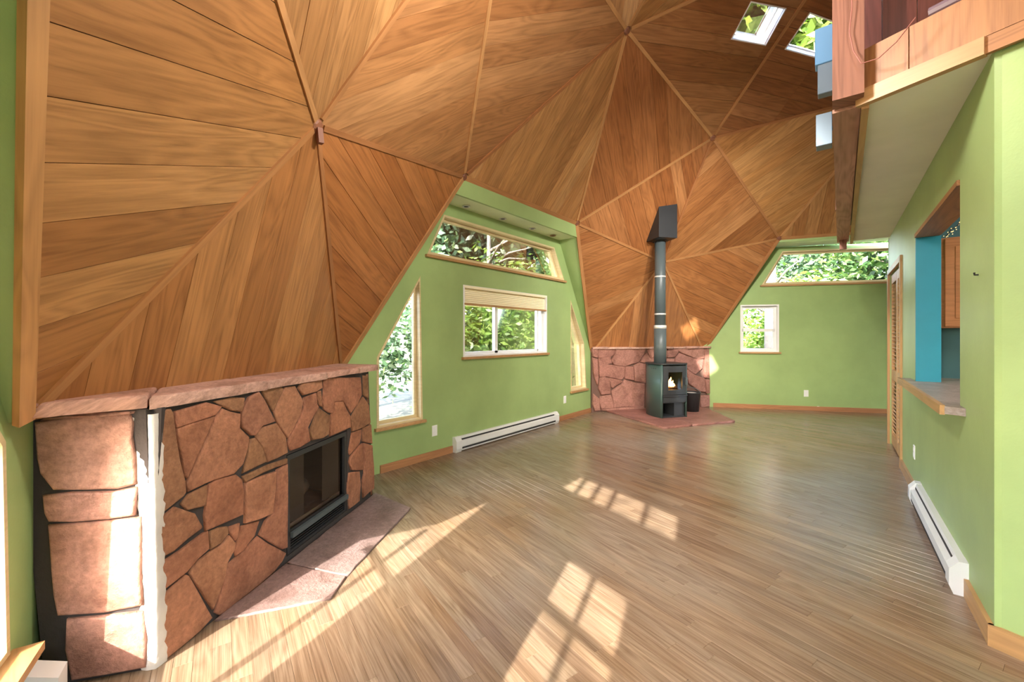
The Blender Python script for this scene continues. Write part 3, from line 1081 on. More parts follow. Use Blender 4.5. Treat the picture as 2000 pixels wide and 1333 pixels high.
F3 = bay_frame(72, 5.22)
C3 = [(-0.03, 0.84), (-0.60, 0.84), (-0.60, 1.90), (-0.03, 1.90)]  # unseen window kept narrow to shape its sun patch on the floor
T3 = [(0.20, 2.32), (0.20, 2.72), (-0.90, 2.72), (-1.05, 2.32)]  # unseen transom cut short to shape its sun patch
R3 = [(-1.45, 2.02), (-1.48, 0.25), (-2.26, 0.25), (-2.23, 0.95), (-1.72, 1.50)]
L3 = [(2.06, 0.43), (1.53, 0.43), (1.56, 1.90), (2.06, 1.09)]
wall_l, _, _ = bay(F3, 72, 'left', [C3, T3, R3, L3])
window(F3, R3, 'wood', muntins=[((-1.52, 1.10), (-1.92, 1.10), 0.02), ((-1.70, 0.28), (-1.70, 1.40), 0.018)], sill_out=0.075, label='side window at the left edge of the picture beside the fireplace')
window(F3, C3, 'vinyl', muntins=[((-0.32, 0.86), (-0.32, 1.88), 0.016), ((-0.05, 1.56), (-0.58, 1.56), 0.022), ((-0.05, 1.20), (-0.58, 1.20), 0.022)])
window(F3, T3, 'wood', muntins=[((u_, 2.34), (u_, 2.70), 0.03) for u_ in (-0.8, -0.62, -0.44, -0.12)])  # upright bars added here to stripe the sun patch
window(F3, L3, 'wood')
# two glazed bays behind the camera
for az, nm in ((144, 'back'), (216, 'kitchen')):
    Fb = bay_frame(az, 5.03 + DC.dot(sph(az, 0)))
    big = [(1.55, 0.30), (-1.55, 0.30), (-1.45, 2.05), (1.45, 2.05)]
    tr = [(1.38, 2.18), (1.2, 2.62), (-1.2, 2.62), (-1.38, 2.18)]
    bay(Fb, az, nm, [big, tr])
    window(Fb, big, 'wood', muntins=[((0, 0.32), (0, 2.03), 0.06)])
    window(Fb, tr, 'wood')

# low outer walls that carry the dome between the bays
for k in range(5):
    az = 36 + 72 * k
    a = sph(az - 11.8186, 0) * 5.713927 * K5 + V3(DC.x, DC.y, 0)
    b = sph(az + 11.8186, 0) * 5.713927 * K5 + V3(DC.x, DC.y, 0)
    t = (b - a).normalized()
    a, b = a - t * 0.35, b + t * 0.35
    n = Vector((math.cos(RAD(az)), math.sin(RAD(az)), 0))
    m = MB()
    m.bar(a + n * 0.36 + V3(0, 0, 0.45), b + n * 0.36 + V3(0, 0, 0.45), 0.12, 1.16)
    m.bar(a + t * 0.36 + n * 0.22 + V3(0, 0, 1.05), b - t * 0.36 + n * 0.22 + V3(0, 0, 1.05), 0.42, 0.04)
    tag(m.build('wall_riser_%d' % (k + 1), M['green']), None, None, None, 'structure')

# ------------------------------------------------------------------ floor of narrow oak strips
floor = empty('floor', (0, 0, 0))
tag(floor, None, None, None, 'structure')
sub = MB().lathe([(0.0, -0.03), (6.3, -0.03), (6.3, -0.2), (0, -0.2)], 40)
sub.build('subfloor', M['subfloor'], floor)
FA = RAD(-16)
fu, fv = Vector((math.cos(FA), math.sin(FA), 0)), Vector((-math.sin(FA), math.cos(FA), 0))
SW = 0.064
boards = []
rng = random.Random(3)
v = -5.9
while v < 5.9:
    half = math.sqrt(max(0.01, 5.95 ** 2 - v * v))
    u = -half - rng.uniform(0, 0.8)
    while u < half:
        L = rng.uniform(0.55, 1.5)
        boards.append((u, min(u + L, half + 0.05), v))
        u += L
    v += SW


def board_geo(u0, u1, v):
    g, c = 0.0003, 0.0008
    a0, a1, b0, b1 = u0 + g, u1 - g, v + g, v + SW - g
    dz = rng.uniform(-0.0004, 0.0)
    lo = [(a0, b0), (a1, b0), (a1, b1), (a0, b1)]
    hi = [(a0 + c, b0 + c), (a1 - c, b0 + c), (a1 - c, b1 - c), (a0 + c, b1 - c)]
    vs = [fu * x + fv * y + V3(0, 0, -0.012) for x, y in lo] + [fu * x + fv * y + V3(0, 0, -0.0009 + dz) for x, y in lo] + [fu * x + fv * y + V3(0, 0, dz) for x, y in hi]
    uv = [p for p in lo + lo + hi]
    fs = [(0, 1, 5, 4), (1, 2, 6, 5), (2, 3, 7, 6), (3, 0, 4, 7), (4, 5, 9, 8), (5, 6, 10, 9), (6, 7, 11, 10), (7, 4, 8, 11), (8, 9, 10, 11)]
    return vs, fs, uv


def floor_vis(b):
    p = fu * ((b[0] + b[1]) / 2) + fv * (b[2] + SW / 2)
    d = p - CAM
    q = d.dot(FW)
    if q < 0.4 or p.x < 1.2 or (p.x * math.cos(RAD(36)) + p.y * math.sin(RAD(36))) > 5.3:
        return 1e9
    x = 1000 + 814.05 * d.dot(RT) / q
    y = 657.3 - 814.05 * d.z / q
    if x < 120 or x > 2060 or y > 1420:
        return 1e9
    return q


order = sorted(range(len(boards)), key=lambda i: floor_vis(boards[i]))
near = set(order[:298])
rest = MB()
for i, b in enumerate(boards):
    g = board_geo(*b)
    if i in near:
        MB().add(*g).build('floor_board', M['floor'], floor, norm=False)
    else:
        rest.add(*g)
tag(rest.build('floor_strips', M['floor'], floor, norm=False), None, None, None, 'stuff')

# baseboards
def base_run(name, F, a, b, h=0.075, th=0.016, mat='baseboard'):
    m = MB()
    m.bar(F(a, h / 2, -th / 2), F(b, h / 2, -th / 2), th, h)
    return tag(m.build(name, M[mat]), None, None, None, 'structure')


base_run('baseboard_centre', F1, 1.118, 2.03)
base_run('baseboard_centre_end', F1, -2.15, -0.97)
base_run('baseboard_far', F2, -0.75, 2.2)
base_run('baseboard_left', F3, -1.2, 2.2)

# ------------------------------------------------------------------ partition wall, kitchen opening, loft
P0 = Vector((1.174, 1.67, 0))
PS = Vector((0.0254, -0.9997, 0))
PO = Vector((0.9997, 0.0254, 0))


def PF(s, z, d=0.0):          # d into the kitchen
    return P0 + PS * s - PO * d + V3(0, 0, z)


def SO(s, o, z):
    return P0 + PS * s + PO * o + V3(0, 0, z)


ZS = 2.48
op = [(0.586, 0.92), (2.115, 0.92), (2.115, 2.12), (0.586, 2.12)]
dr = [(2.99, -0.01), (4.14, -0.01), (4.14, 2.03), (2.99, 2.03)]
wall_r = panel([(-0.01, -0.03), (4.287, -0.03), (4.287, ZS + .1), (-0.01, ZS + .1)], [op, dr], 0.13, PF, 'wall_right', M['green'])
tag(wall_r, None, None, None, 'structure')
gdir = (-PO - PS * 0.47).normalized()
gn = Vector((-gdir.y, gdir.x, 0))
if gn.y < 0:
    gn = -gn


def NF(t, z, d=0.0):          # wall turning away at the near corner, d into the kitchen
    return P0 + gdir * t - gn * d + V3(0, 0, z)


wn_ = panel([(-0.0, -0.03), (3.2, -0.03), (3.2, ZS + .1), (-0.0, ZS + .1)], [], 0.12, NF, 'wall_near', M['green'])
tag(wn_, None, None, None, 'structure')
we = panel([(0.0, -0.03), (3.4, -0.03), (3.4, ZS + .1), (0.0, ZS + .1)], [], 0.12, lambda u, z, d: SO(4.287 - d, -u, z), 'wall_end', M['green'])
tag(we, None, None, None, 'structure')
# baseboards of the partition
m = MB()
m.bar(SO(-0.012, 0.009, 0.045), SO(2.93, 0.009, 0.045), 0.018, 0.09)
tag(m.build('baseboard_right', M['trimwood']), None, None, None, 'structure')
m = MB()
m.bar(NF(-0.012, 0.045, -0.009), NF(2.5, 0.045, -0.009), 0.018, 0.09)
tag(m.build('baseboard_near', M['trimwood']), None, None, None, 'structure')

# kitchen beyond the opening
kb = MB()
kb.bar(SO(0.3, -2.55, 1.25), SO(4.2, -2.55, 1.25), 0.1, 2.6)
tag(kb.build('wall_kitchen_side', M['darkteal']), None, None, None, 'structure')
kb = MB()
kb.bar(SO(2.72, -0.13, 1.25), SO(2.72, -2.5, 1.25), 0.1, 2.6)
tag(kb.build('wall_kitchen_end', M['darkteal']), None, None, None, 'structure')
# teal lining of the far jamb
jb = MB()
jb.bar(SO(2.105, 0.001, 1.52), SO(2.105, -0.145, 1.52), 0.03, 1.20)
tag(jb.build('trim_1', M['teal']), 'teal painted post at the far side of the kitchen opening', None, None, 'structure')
hd = MB()
hd.bar(SO(0.6, -0.065, 2.105), SO(2.09, -0.065, 2.105), 0.15, 0.03)
tag(hd.build('trim_2', M['plywood']), 'plain wood board under the head of the kitchen opening', None, None, 'structure')

cab = empty('wall_cabinet', SO(2.42, -0.75, 1.36))
tag(cab, 'reddish brown wall cabinet with two doors seen through the kitchen opening', 'cabinet')
R4 = Matrix.Rotation(math.atan2(-PO.y, -PO.x), 4, 'Z')
MB().box(-0.61, 0.75, 0.0, 0.24, 0, 0.76).xf(R4).build('body', M['cabinet'], cab)
for i, (x0, x1) in enumerate(((-0.54, -0.1), (-0.09, 0.33), (0.34, 0.74))):
    d = MB().box(x0, x1, -0.02, 0.0, 0.01, 0.75, 0.004).xf(R4).build('door', M['cabinet'], cab)
    MB().box(x0 + 0.06, x1 - 0.06, -0.026, -0.02, 0.08, 0.68, 0.003).xf(R4).build('door_panel', M['cabinet'], d)
# the local y axis must point away from the camera (towards larger s)
ct = MB()
ct.add([SO(s, o, z) for z in (0.885, 0.925) for s, o in ((0.50, 0.07), (2.36, 0.07), (2.40, 0.0), (2.11, -0.02), (2.11, -0.55), (0.60, -0.55), (0.60, -0.02), (0.46, 0.0))],
       [tuple(range(7, -1, -1)), tuple(range(8, 16))] + [(i, (i + 1) % 8, 8 + (i + 1) % 8, 8 + i) for i in range(8)])
ctr = empty('pass_through_counter', SO(1.35, -0.2, 0.885))
tag(ctr, 'grey stone counter with a wooden lip on the sill of the kitchen opening', 'counter')
o_ = ct.build('counter_top', M['counter'], None)
o_.parent = ctr
o_.matrix_parent_inverse = Matrix.Translation(-ctr.location)
lip = MB()
lip.bar(SO(0.50, 0.078, 0.905), SO(2.36, 0.078, 0.905), 0.02, 0.05)
o_ = lip.build('wooden_lip', M['trimwood'], ctr)
o_.matrix_parent_inverse = Matrix.Translation(-ctr.location)
kc = MB()
kc.bar(SO(2.40, -0.135, 0.90), SO(2.40, -2.4, 0.90), 0.54, 0.04)
ko = kc.build('kitchen_worktop', M['counter'])
tag(ko, 'stone kitchen worktop below the wall cabinet', 'worktop')
kb2 = MB()
kb2.bar(SO(2.42, -0.135, 0.44), SO(2.42, -2.4, 0.44), 0.48, 0.88)
tag(kb2.build('base_cabinet', M['cabinet']), 'brown base cabinet under the stone kitchen worktop', 'cabinet')
# string of tiny lights along the head
fl = empty('fairy_lights', SO(1.3, -0.16, 2.08))
tag(fl, 'string of tiny warm lights under the head of the kitchen opening', 'string lights')
cpts = [SO(0.62 + 1.4 * i / 14, -0.16, 2.075 + 0.012 * math.cos(i * 2.1)) - fl.location for i in range(15)]
MB().tube(cpts, 0.003, 5).build('wire', M['slot'], fl)
for i in range(46):
    s = 0.62 + 1.4 * i / 45
    m = MB().lathe([(0.0, 0.004), (0.004, 0.0), (0.0, -0.005)], 5, SO(s, -0.16 + 0.012 * math.sin(i * 2.4), 2.062 + 0.016 * math.cos(i * 1.7)) - fl.location)
    m.build('bulb', M['beads'], fl)

# louvred closet door
door = empty('door_1', SO(3.56, 0, 0))
tag(door, 'narrow louvred wooden folding door at the end of the green partition', None, None, 'structure')


def dloc(m, name, mat, parent):
    o = m.build(name, mat, parent)
    o.matrix_parent_inverse = Matrix.Translation(-door.location)
    return o


for s in (2.965, 4.165):
    dloc(MB().bar(SO(s, 0.008, -0.0), SO(s, 0.008, 2.055), 0.06, 0.022, PO), 'casing', M['trimwood'], door)
dloc(MB().bar(SO(2.935, 0.008, 2.055), SO(4.195, 0.008, 2.055), 0.022, 0.06), 'casing', M['trimwood'], door)
slat_me = None
for k in range(2):
    a, b = (3.01, 3.56) if k == 0 else (3.575, 4.12)
    lf = MB()
    for s in (a + 0.03, b - 0.03):
        lf.bar(SO(s, -0.03, 0.02), SO(s, -0.03, 2.01), 0.06, 0.03, PO)
    for z, h in ((0.08, 0.12), (0.84, 0.12), (1.96, 0.10)):
        lf.bar(SO(a + 0.06, -0.03, z), SO(b - 0.06, -0.03, z), 0.03, h)
    leaf = dloc(lf, 'leaf', M['louver'], door)
    n = 0
    for z0, z1 in ((0.16, 0.76), (0.92, 1.89)):
        z = z0 + 0.02
        while z < z1:
            if slat_me is None:
                so = MB().bar(V3(0, 0, 0), V3(0.432, 0, 0), 0.036, 0.006).build('slat', M['louver'], leaf)
                slat_me = so.data
            else:
                so = bpy.data.objects.new('slat', slat_me)
                col.objects.link(so)
                so.parent = leaf
            p = SO(a + 0.06, -0.03, z)
            so.matrix_basis = Matrix.Translation(p) @ Matrix.Rotation(math.atan2(PS.y, PS.x), 4, 'Z') @ Matrix.Rotation(RAD(38), 4, 'X')
            z += 0.042
            n += 1

# loft: soffit, edge beam, fascia, corner post, rail
loft = empty('loft', SO(2, 0, ZS))
tag(loft, 'timber loft edge above the kitchen partition with a plain soffit', 'loft', None, 'structure')


def lloc(m, name, mat, parent=None):
    o = m.build(name, mat, parent or loft)
    o.matrix_parent_inverse = Matrix.Translation(-loft.location)
    return o


def nl(o_, z, d=0.0):         # point on the near edge line at offset o_
    return SO(-0.02 + 0.47 * o_, o_, z) + gn * d


sfp = [(-0.02 + 0.47 * 0.40, 0.40), (4.12, 0.37), (4.12, -3.2), (-1.4, -3.2)]
m = MB()
m.add([SO(s, o, z) for z in (ZS, ZS + 0.03) for s, o in sfp], [(0, 1, 2, 3), (7, 6, 5, 4), (0, 4, 5, 1), (1, 5, 6, 2), (2, 6, 7, 3), (3, 7, 4, 0)])
lloc(m, 'soffit', M['soffit'])
m = MB()
m.add([SO(s, o, z) for z in (ZS + 0.20, ZS + 0.24) for s, o in sfp], [(0, 1, 2, 3), (7, 6, 5, 4), (0, 4, 5, 1), (1, 5, 6, 2), (2, 6, 7, 3), (3, 7, 4, 0)])
lloc(m, 'deck', M['darkred'])
# near fascia in plywood sheets with a pine strip below
cuts = [0.41, 0.24, -0.35, -1.1, -2.2, -3.2]
for a, b in zip(cuts[:-1], cuts[1:]):
    m = MB()
    m.bar(nl(a - 0.002, 2.635, 0.012), nl(b + 0.002, 2.635, 0.012), 0.018, 0.20)
    # grain runs upright on the sheets
    m.uv = [((p[1]) * 1.0, p[0]) for p in m.uv]
    lloc(m, 'fascia_sheet', M['plywood'])
m = MB()
m.bar(nl(0.425, 2.495, 0.016), nl(0.02, 2.495, 0.016), 0.036, 0.075)
lloc(m, 'pine_strip', M['trimwood'])
m = MB()
m.bar(nl(0.02, 2.497, 0.012), nl(-3.2, 2.497, 0.012), 0.02, 0.07)
lloc(m, 'pine_strip', M['plywood'])
m = MB()
m.bar(SO(0.17, 0.40, 2.47), SO(4.13, 0.355, 2.47), 0.03, 0.05)
lloc(m, 'pine_strip', M['trimwood'])
m = MB()
m.bar(SO(0.20, 0.475, 2.60), SO(4.10, 0.440, 2.60), 0.115, 0.25)
lloc(m, 'edge_beam', M['beamwood_lit'])
m = MB()
m.bar(SO(0.135, 0.470, 2.49), SO(0.135, 0.470, 4.6), 0.125, 0.11, PS)
lloc(m, 'corner_post', M['redwood'])
m = MB()
m.bar(SO(3.95, 0.44, 2.36), SO(3.95, 0.44, 2.50), 0.07, 0.05, PS)
lloc(m, 'bracket', M['redwood'])
for s_ in (1.16, 2.25, 3.4):
    lloc(MB().bar(SO(s_, 0.47, 2.72), SO(s_, 0.47, 4.7), 0.09, 0.09, PS), 'edge_post', M['redwood'])
# inner post and board wall of the loft
m = MB()
m.bar(SO(0.33, 0.28, 2.72), SO(0.33, 0.28, 4.6), 0.09, 0.09, PS)
lloc(m, 'stud', M['darkred'])
nbd = 20
for i in range(nbd):
    o0 = 0.40 - i * 0.145
    m = MB()
    m.bar(SO(1.05, o0 - 0.071, 2.72), SO(1.05, o0 - 0.071, 4.05 - 0.0 * i), 0.140, 0.02, PS)
    lloc(m, 'wall_board', M['darkred'])
m = MB()
a, b = nl(0.22, 2.84, -0.14), nl(-2.6, 2.84, -0.14)
m.tube([a, b], 0.026, 10)
lloc(m, 'rail', M['railmetal'])
for o0 in (-0.6, -1.8):
    p = nl(o0, 2.7, -0.14)
    lloc(MB().tube([p, p + V3(0, 0, 0.15)], 0.014, 8), 'rail_post', M['railmetal'])
# loose cord hanging on the corner post
cp = [(0.05, 0.46, 3.05), (0.06, 0.455, 2.92), (0.062, 0.465, 2.80), (0.06, 0.45, 2.70), (0.05, 0.42, 2.62), (0.01, 0.36, 2.60), (-0.03, 0.30, 2.63), (-0.05, 0.24, 2.70)]
m = MB().tube([SO(*p) for p in cp], 0.0025, 6)
tag(m.build('cord', M['cord']), 'thin reddish cord looped over the corner post of the loft', 'cord')
# two blue box lights on the outer side of the loft edge
def box_light(s, o, z0, z1, w, split, label, rot=0.0):
    r = empty('wall_light', SO(s, o, z0))
    tag(r, label, 'wall light', 'blue lights on the loft edge')
    Mx = Matrix.Rotation(math.atan2(PS.y, PS.x) + rot, 4, 'Z')
    h = z1 - z0
    MB().box(-w, w, -0.06, 0.06, h * split, h, 0.004).xf(Mx).build('shade', M['blue'] if split > 0 else M['greyblue'], r)
    if split > 0:
        MB().box(-w * .8, w * .8, -0.045, 0.045, 0, h * split, 0.004).xf(Mx).build('lower_shade', M['greyblue'], r)
    ld = bpy.data.lights.new('lamp', 'SPOT')  # spot set beside the box, added to brighten the far end
    ld.spot_size = RAD(125)
    ld.spot_blend = 1.0
    ld.energy = LOFT_W
    ld.color = (1.0, 0.95, 0.87)
    ld.shadow_soft_size = 0.08
    lo = bpy.data.objects.new('bulb', ld)
    col.objects.link(lo)
    lo.parent = r
    lo.location = Mx @ V3(0, 0.30, h * 0.3)
    lo.rotation_euler = (-(V3(4.0, -3.4, 0.9) - r.location)).to_track_quat('Z', 'Y').to_euler()
    MB().box(-0.02, 0.02, -0.14, -0.04, h * 0.5, h * 0.5 + 0.03).xf(Mx).build('bracket', M['greyblue'], r)
    return r


box_light(1.16, 0.575, 3.03, 3.50, 0.05, 0.45, 'two-tone blue box light on the loft edge below the right skylight')
box_light(2.25, 0.60, 3.05, 3.34, 0.07, 0.0, 'single grey-blue box light on the loft edge, lower of the two')

# ------------------------------------------------------------------ stone fireplace
K0 = Vector((3.72, 3.908, 0))
K1 = Vector((4.622, 2.388, 0))
KS = Vector((3.877, 4.128, 0))
fe = (K1 - K0).normalized()
fnrm = Vector((-fe.y, fe.x, 0))
if fnrm.dot(CAM - K0) < 0:
    fnrm = -fnrm
se = (KS - K0).normalized()
snrm = Vector((-se.y, se.x, 0))
if snrm.dot(CAM - K0) < 0:
    snrm = -snrm
fire = empty('fireplace', (K0 + K1) / 2 - fnrm * 0.3)
tag(fire, 'large red sandstone fireplace with a black firebox and flagstone mantel', 'fireplace')


def floc(o):
    o.matrix_parent_inverse = Matrix.Translation(-fire.location)
    return o


def FF(u, z, o=0.0):
    return K0 + fe * u + fnrm * o + V3(0, 0, z)


def FS(u, z, o=0.0):
    return K0 + se * u + snrm * o + V3(0, 0, z)


# mortar core behind the stones, with the firebox cut out
bx = [(0.765, 0.035), (1.405, 0.035), (1.405, 0.614), (0.765, 0.614)]
floc(panel([(0.02, -0.01), (1.79, -0.01), (1.72, 1.01), (-0.02, 1.01)], [bx], 0.10, lambda u, z, d: FF(u, z, -0.012 - d), 'mortar', M['joint'], fire))
floc(panel([(0.02, -0.01), (0.34, -0.01), (0.42, 1.01), (-0.02, 1.01)], [], 0.08, lambda u, z, d: FS(u, z, -0.012 - d), 'mortar', M['joint'], fire))
# right return of the stonework back to the bay wall
floc(panel([(0, -0.01), (0.62, -0.01), (0.62, 1.01), (0, 1.01)], [], 0.08, lambda u, z, d: K1 + fe * (0.02 - 0.07 * z) - fnrm * (u + .02) + V3(0, 0, z) - fe * d, 'mortar', M['joint'], fire))
for i in range(4):
    z0, z1 = i * 0.25 + 0.01, i * 0.25 + 0.24
    floc(stone('stone', [(0.01, z0), (0.28, z0), (0.27, z1), (0.01, z1)], lambda u, z, o: K1 + fe * (0.02 - 0.07 * z + o) - fnrm * (u) + V3(0, 0, z), M['sandstone'], fire, 0.04, 0.004))
# pale mortar smeared down the outer corner
rr = random.Random(5)
nz = 60
vs, fs = [], []
w0 = w1 = 0.0
for i in range(nz + 1):
    z = 0.0 + 0.99 * i / nz
    lean = -0.022 * (z / 1.0) + 0.012
    w0 = w0 * 0.7 + rr.uniform(-0.006, 0.006)
    w1 = w1 * 0.6 + rr.uniform(-0.006, 0.007)
    d1 = rr.uniform(-0.0015, 0.001)
    vs += [FS(0.056 - lean + w0, z, -0.012), FS(0.034 - lean + w0 * 0.8, z, -0.004 + d1), FS(0.0, z, 0.004 + d1) + fe * lean * 0.8, FF(0.010 + lean, z, 0.004 + d1), FF(0.034 + lean + w1, z, 0.004 + d1 * .5), FF(0.042 + lean + w1, z, -0.012)]
for i in range(nz):
    for j in range(5):
        fs.append((i * 6 + j, i * 6 + j + 1, i * 6 + 6 + j + 1, i * 6 + 6 + j))
o_ = floc(link_mesh('corner_mortar', vs, fs, M['whitemortar'], fire, [(v.x, v.z) for v in vs], True))
fix_normals(o_)
rs = random.Random(11)
for p in FRONT + [[(1.625, 0.985), (1.69, 0.975), (1.70, 0.80), (1.63, 0.835)]]:
    a = abs(area2(p))
    q = [(max(x, 0.034 - 0.022 * y + 0.004), max(y, 0.004)) for x, y in p]
    q = inset(ccw(q), -0.0025)
    floc(stone('stone', q, FF, M['sandstone'], fire, 0.05, rs.uniform(-0.002, 0.006), 0.006, rs))
for p in SIDE:
    q = [(x, max(y, 0.006)) for x, y in p]
    q = inset(ccw(q), -0.002)
    floc(stone('stone', q, FS, M['pinkstone'], fire, 0.05, rs.uniform(0.0, 0.006), 0.008, rs))
# mantel of split flagstones
back = lambda p, d: p - fnrm * d
mf = [Vector((3.752, 4.236)), Vector((3.715, 3.925)), Vector((4.005, 3.395)), Vector((4.285, 2.930)), Vector((4.49, 2.575)), Vector((4.655, 2.315))]
mb = [Vector((4.42, 4.02)), Vector((4.35, 3.75)), Vector((4.62, 3.60)), Vector((4.88, 3.15)), Vector((5.05, 2.85)), Vector((5.16, 2.52))]
zt = [1.066, 1.058, 1.056, 1.056, 1.058]
th = [0.05, 0.05, 0.044, 0.04, 0.046]
rm = random.Random(21)
for i in range(5):
    a, b = mf[i], mf[i + 1]
    c, d = mb[i + 1], mb[i]
    sh = 0.004
    ab = (b - a).normalized()
    poly = [a + ab * sh]
    k = 6
    nn2 = Vector((-ab.y, ab.x))
    for j in range(1, k):
        poly.append(a.lerp(b, j / k) + nn2 * rm.uniform(-0.012, 0.012))
    poly += [b - ab * sh, c, d]
    floc(stone('mantel_slab', [tuple(p) for p in poly], lambda x, y, o, z=zt[i]: V3(x, y, z + o), M['mantelstone'], fire, th[i], 0.0, 0.010, rm))
# core under the mantel so nothing shows behind
floc(MB().prism([(3.99, 4.10), (3.85, 3.90), (4.68, 2.54), (5.0, 2.46), (4.72, 3.4), (4.2, 4.0)], 0.70, 0.985).build('core', M['joint'], fire))

# gas insert: black surround, smoked glass, mesh curtain, louvre, logs
ins = empty('fireplace_insert', FF(1.085, 0.04, -0.02))
tag(ins, 'black gas fireplace insert with mesh curtains behind dark glass', 'fireplace insert')


def iloc(o):
    o.matrix_parent_inverse = Matrix.Translation(-ins.location)
    return o


ib = [(0.772, 0.04), (1.398, 0.04), (1.398, 0.608), (0.772, 0.608)]
gl = [(0.795, 0.165), (1.372, 0.165), (1.372, 0.578), (0.795, 0.578)]
iloc(panel(ib, [gl, [(0.80, 0.055), (1.37, 0.055), (1.37, 0.125), (0.80, 0.125)]], 0.025, lambda u, z, d: FF(u, z, -0.012 - d), 'surround', M['black'], ins))
iloc(MB().bar(FF(0.79, 0.148, 0.004), FF(1.38, 0.148, 0.004), 0.02, 0.03).build('lower_bar', M['pipe'], ins))
for j in range(4):
    z = 0.064 + j * 0.016
    iloc(MB().bar(FF(0.80, z, -0.03), FF(1.37, z, -0.03), 0.02, 0.006).build('louvre', M['black'], ins))
iloc(link_mesh('pane', [FF(u, z, -0.03) for u, z in gl], [(0, 1, 2, 3)], M['darkglass'], ins))
# box interior
iv = [FF(u, z, o) for o in (-0.035, -0.42) for u, z in ((0.78, 0.05), (1.39, 0.05), (1.39, 0.60), (0.78, 0.60))]
iloc(link_mesh('firebox', iv, [(0, 1, 5, 4), (1, 2, 6, 5), (2, 3, 7, 6), (3, 0, 4, 7), (4, 5, 6, 7)], M['black'], ins))
# pleated wire curtains at both sides
for (u0, u1) in ((0.80, 0.985), (1.19, 1.368)):
    n = 22
    vs, fs = [], []
    for i in range(n + 1):
        u = u0 + (u1 - u0) * i / n
        o = -0.06 + 0.008 * (1 if i % 2 else -1)
        vs += [FF(u, 0.17, o), FF(u, 0.575, o)]
    for i in range(n):
        fs.append((2 * i, 2 * i + 2, 2 * i + 3, 2 * i + 1))
    iloc(link_mesh('mesh_curtain', vs, fs, M['curtain'], ins))
for (u0, z0, u1, z1, o, r) in ((0.86, 0.24, 1.22, 0.27, -0.20, 0.05), (0.95, 0.24, 1.30, 0.24, -0.27, 0.055), (0.92, 0.33, 1.13, 0.36, -0.22, 0.045), (1.02, 0.30, 1.10, 0.41, -0.20, 0.035)):
    pts = [FF(u0, z0, o).lerp(FF(u1, z1, o - 0.03), t / 5) for t in range(6)]
    iloc(MB().tube(pts, [r * rm.uniform(0.8, 1.1) for _ in pts], 9).build('log', M['ember'], ins, True))
iloc(MB().bar(FF(0.8, 0.17, -0.22), FF(1.37, 0.17, -0.22), 0.34, 0.03).build('grate', M['ember'], ins))

# hearth of thin flagstones set on the floor
hth = empty('hearth', (4.1, 3.0, 0))
tag(hth, 'grey-red flagstone hearth lying on the floor before the fireplace', 'hearth')
for p in ([(3.858, 3.672), (4.10, 3.268), (3.72, 3.118), (3.605, 3.262)], [(4.105, 3.260), (4.652, 2.345), (4.182, 2.349), (3.726, 3.110)]):
    o_ = stone('flagstone', p, lambda x, y, o: V3(x, y, 0.012 + o), M['slate'], hth, 0.011, 0.0, 0.004, rm)
    o_.matrix_parent_inverse = Matrix.Translation(-hth.location)

# ------------------------------------------------------------------ stone wall behind the stove
A36 = Vector((math.cos(RAD(-36)), math.sin(RAD(-36)), 0))
T36 = Vector((-A36.y, A36.x, 0))


def WF(u, z, o=0.0):
    return A36 * (5.24 - o) + T36 * u + V3(0, 0, z)


sw = panel([(-1.02, -0.03), (1.32, -0.03), (1.32, 1.10), (-1.02, 1.10)], [], 0.30, lambda u, z, d: WF(u, z, -0.03 - d), 'wall_stove', M['redjoint'])
tag(sw, 'red sandstone wall behind the black stove, flagstones with dark joints', None, None, 'structure')
rw = random.Random(31)
for p in WALL:
    q = [(x, min(max(y, 0.006), 1.095)) for x, y in p]
    q = inset(ccw(q), -0.010)
    stone('stone', q, WF, M['wallstone'], sw, 0.06, rw.uniform(0.0, 0.016), 0.012, rw)
# irregular ledge stones along the top
u = -1.02
while u < 1.30:
    L = rw.uniform(0.2, 0.45)
    b = min(u + L, 1.32)
    poly = [(u + 0.006, -0.05 + rw.uniform(-.015, .03)), (b - 0.006, -0.05 + rw.uniform(-.015, .03)), (b - 0.006, 0.42), (u + 0.006, 0.42)]
    stone('ledge_stone', poly, lambda x, y, o: WF(x, 1.105 + o, -y), M['mantelstone'], sw, 0.03, rw.uniform(-0.004, 0.006), 0.008, rw)
    u = b

shr = empty('stove_hearth', (4.0, -2.5, 0))
tag(shr, 'thin red flagstone hearth pad on the floor under the stove', 'hearth')
for p in ([(4.975, -2.30), (3.654, -1.535), (3.40, -1.97), (4.55, -2.85)], [(3.395, -1.98), (2.985, -2.655), (3.60, -3.56), (3.95, -3.62), (4.54, -2.865)]):
    o_ = stone('flagstone', p, lambda x, y, o: V3(x, y, 0.030 + o), M['redflag'], shr, 0.029, 0.0, 0.004, rw)
    o_.matrix_parent_inverse = Matrix.Translation(-shr.location)

# ------------------------------------------------------------------ wood stove: local x to its right hand side seen from the front, -y is the front
ST = Vector((3.930, -2.423, 0.032))
st = empty('wood_stove', ST, RAD(144 + 90))
tag(st, 'black steel stove with a glass door and visible flame, open log niche below', 'stove')
HWs, HDs = 0.235, 0.22


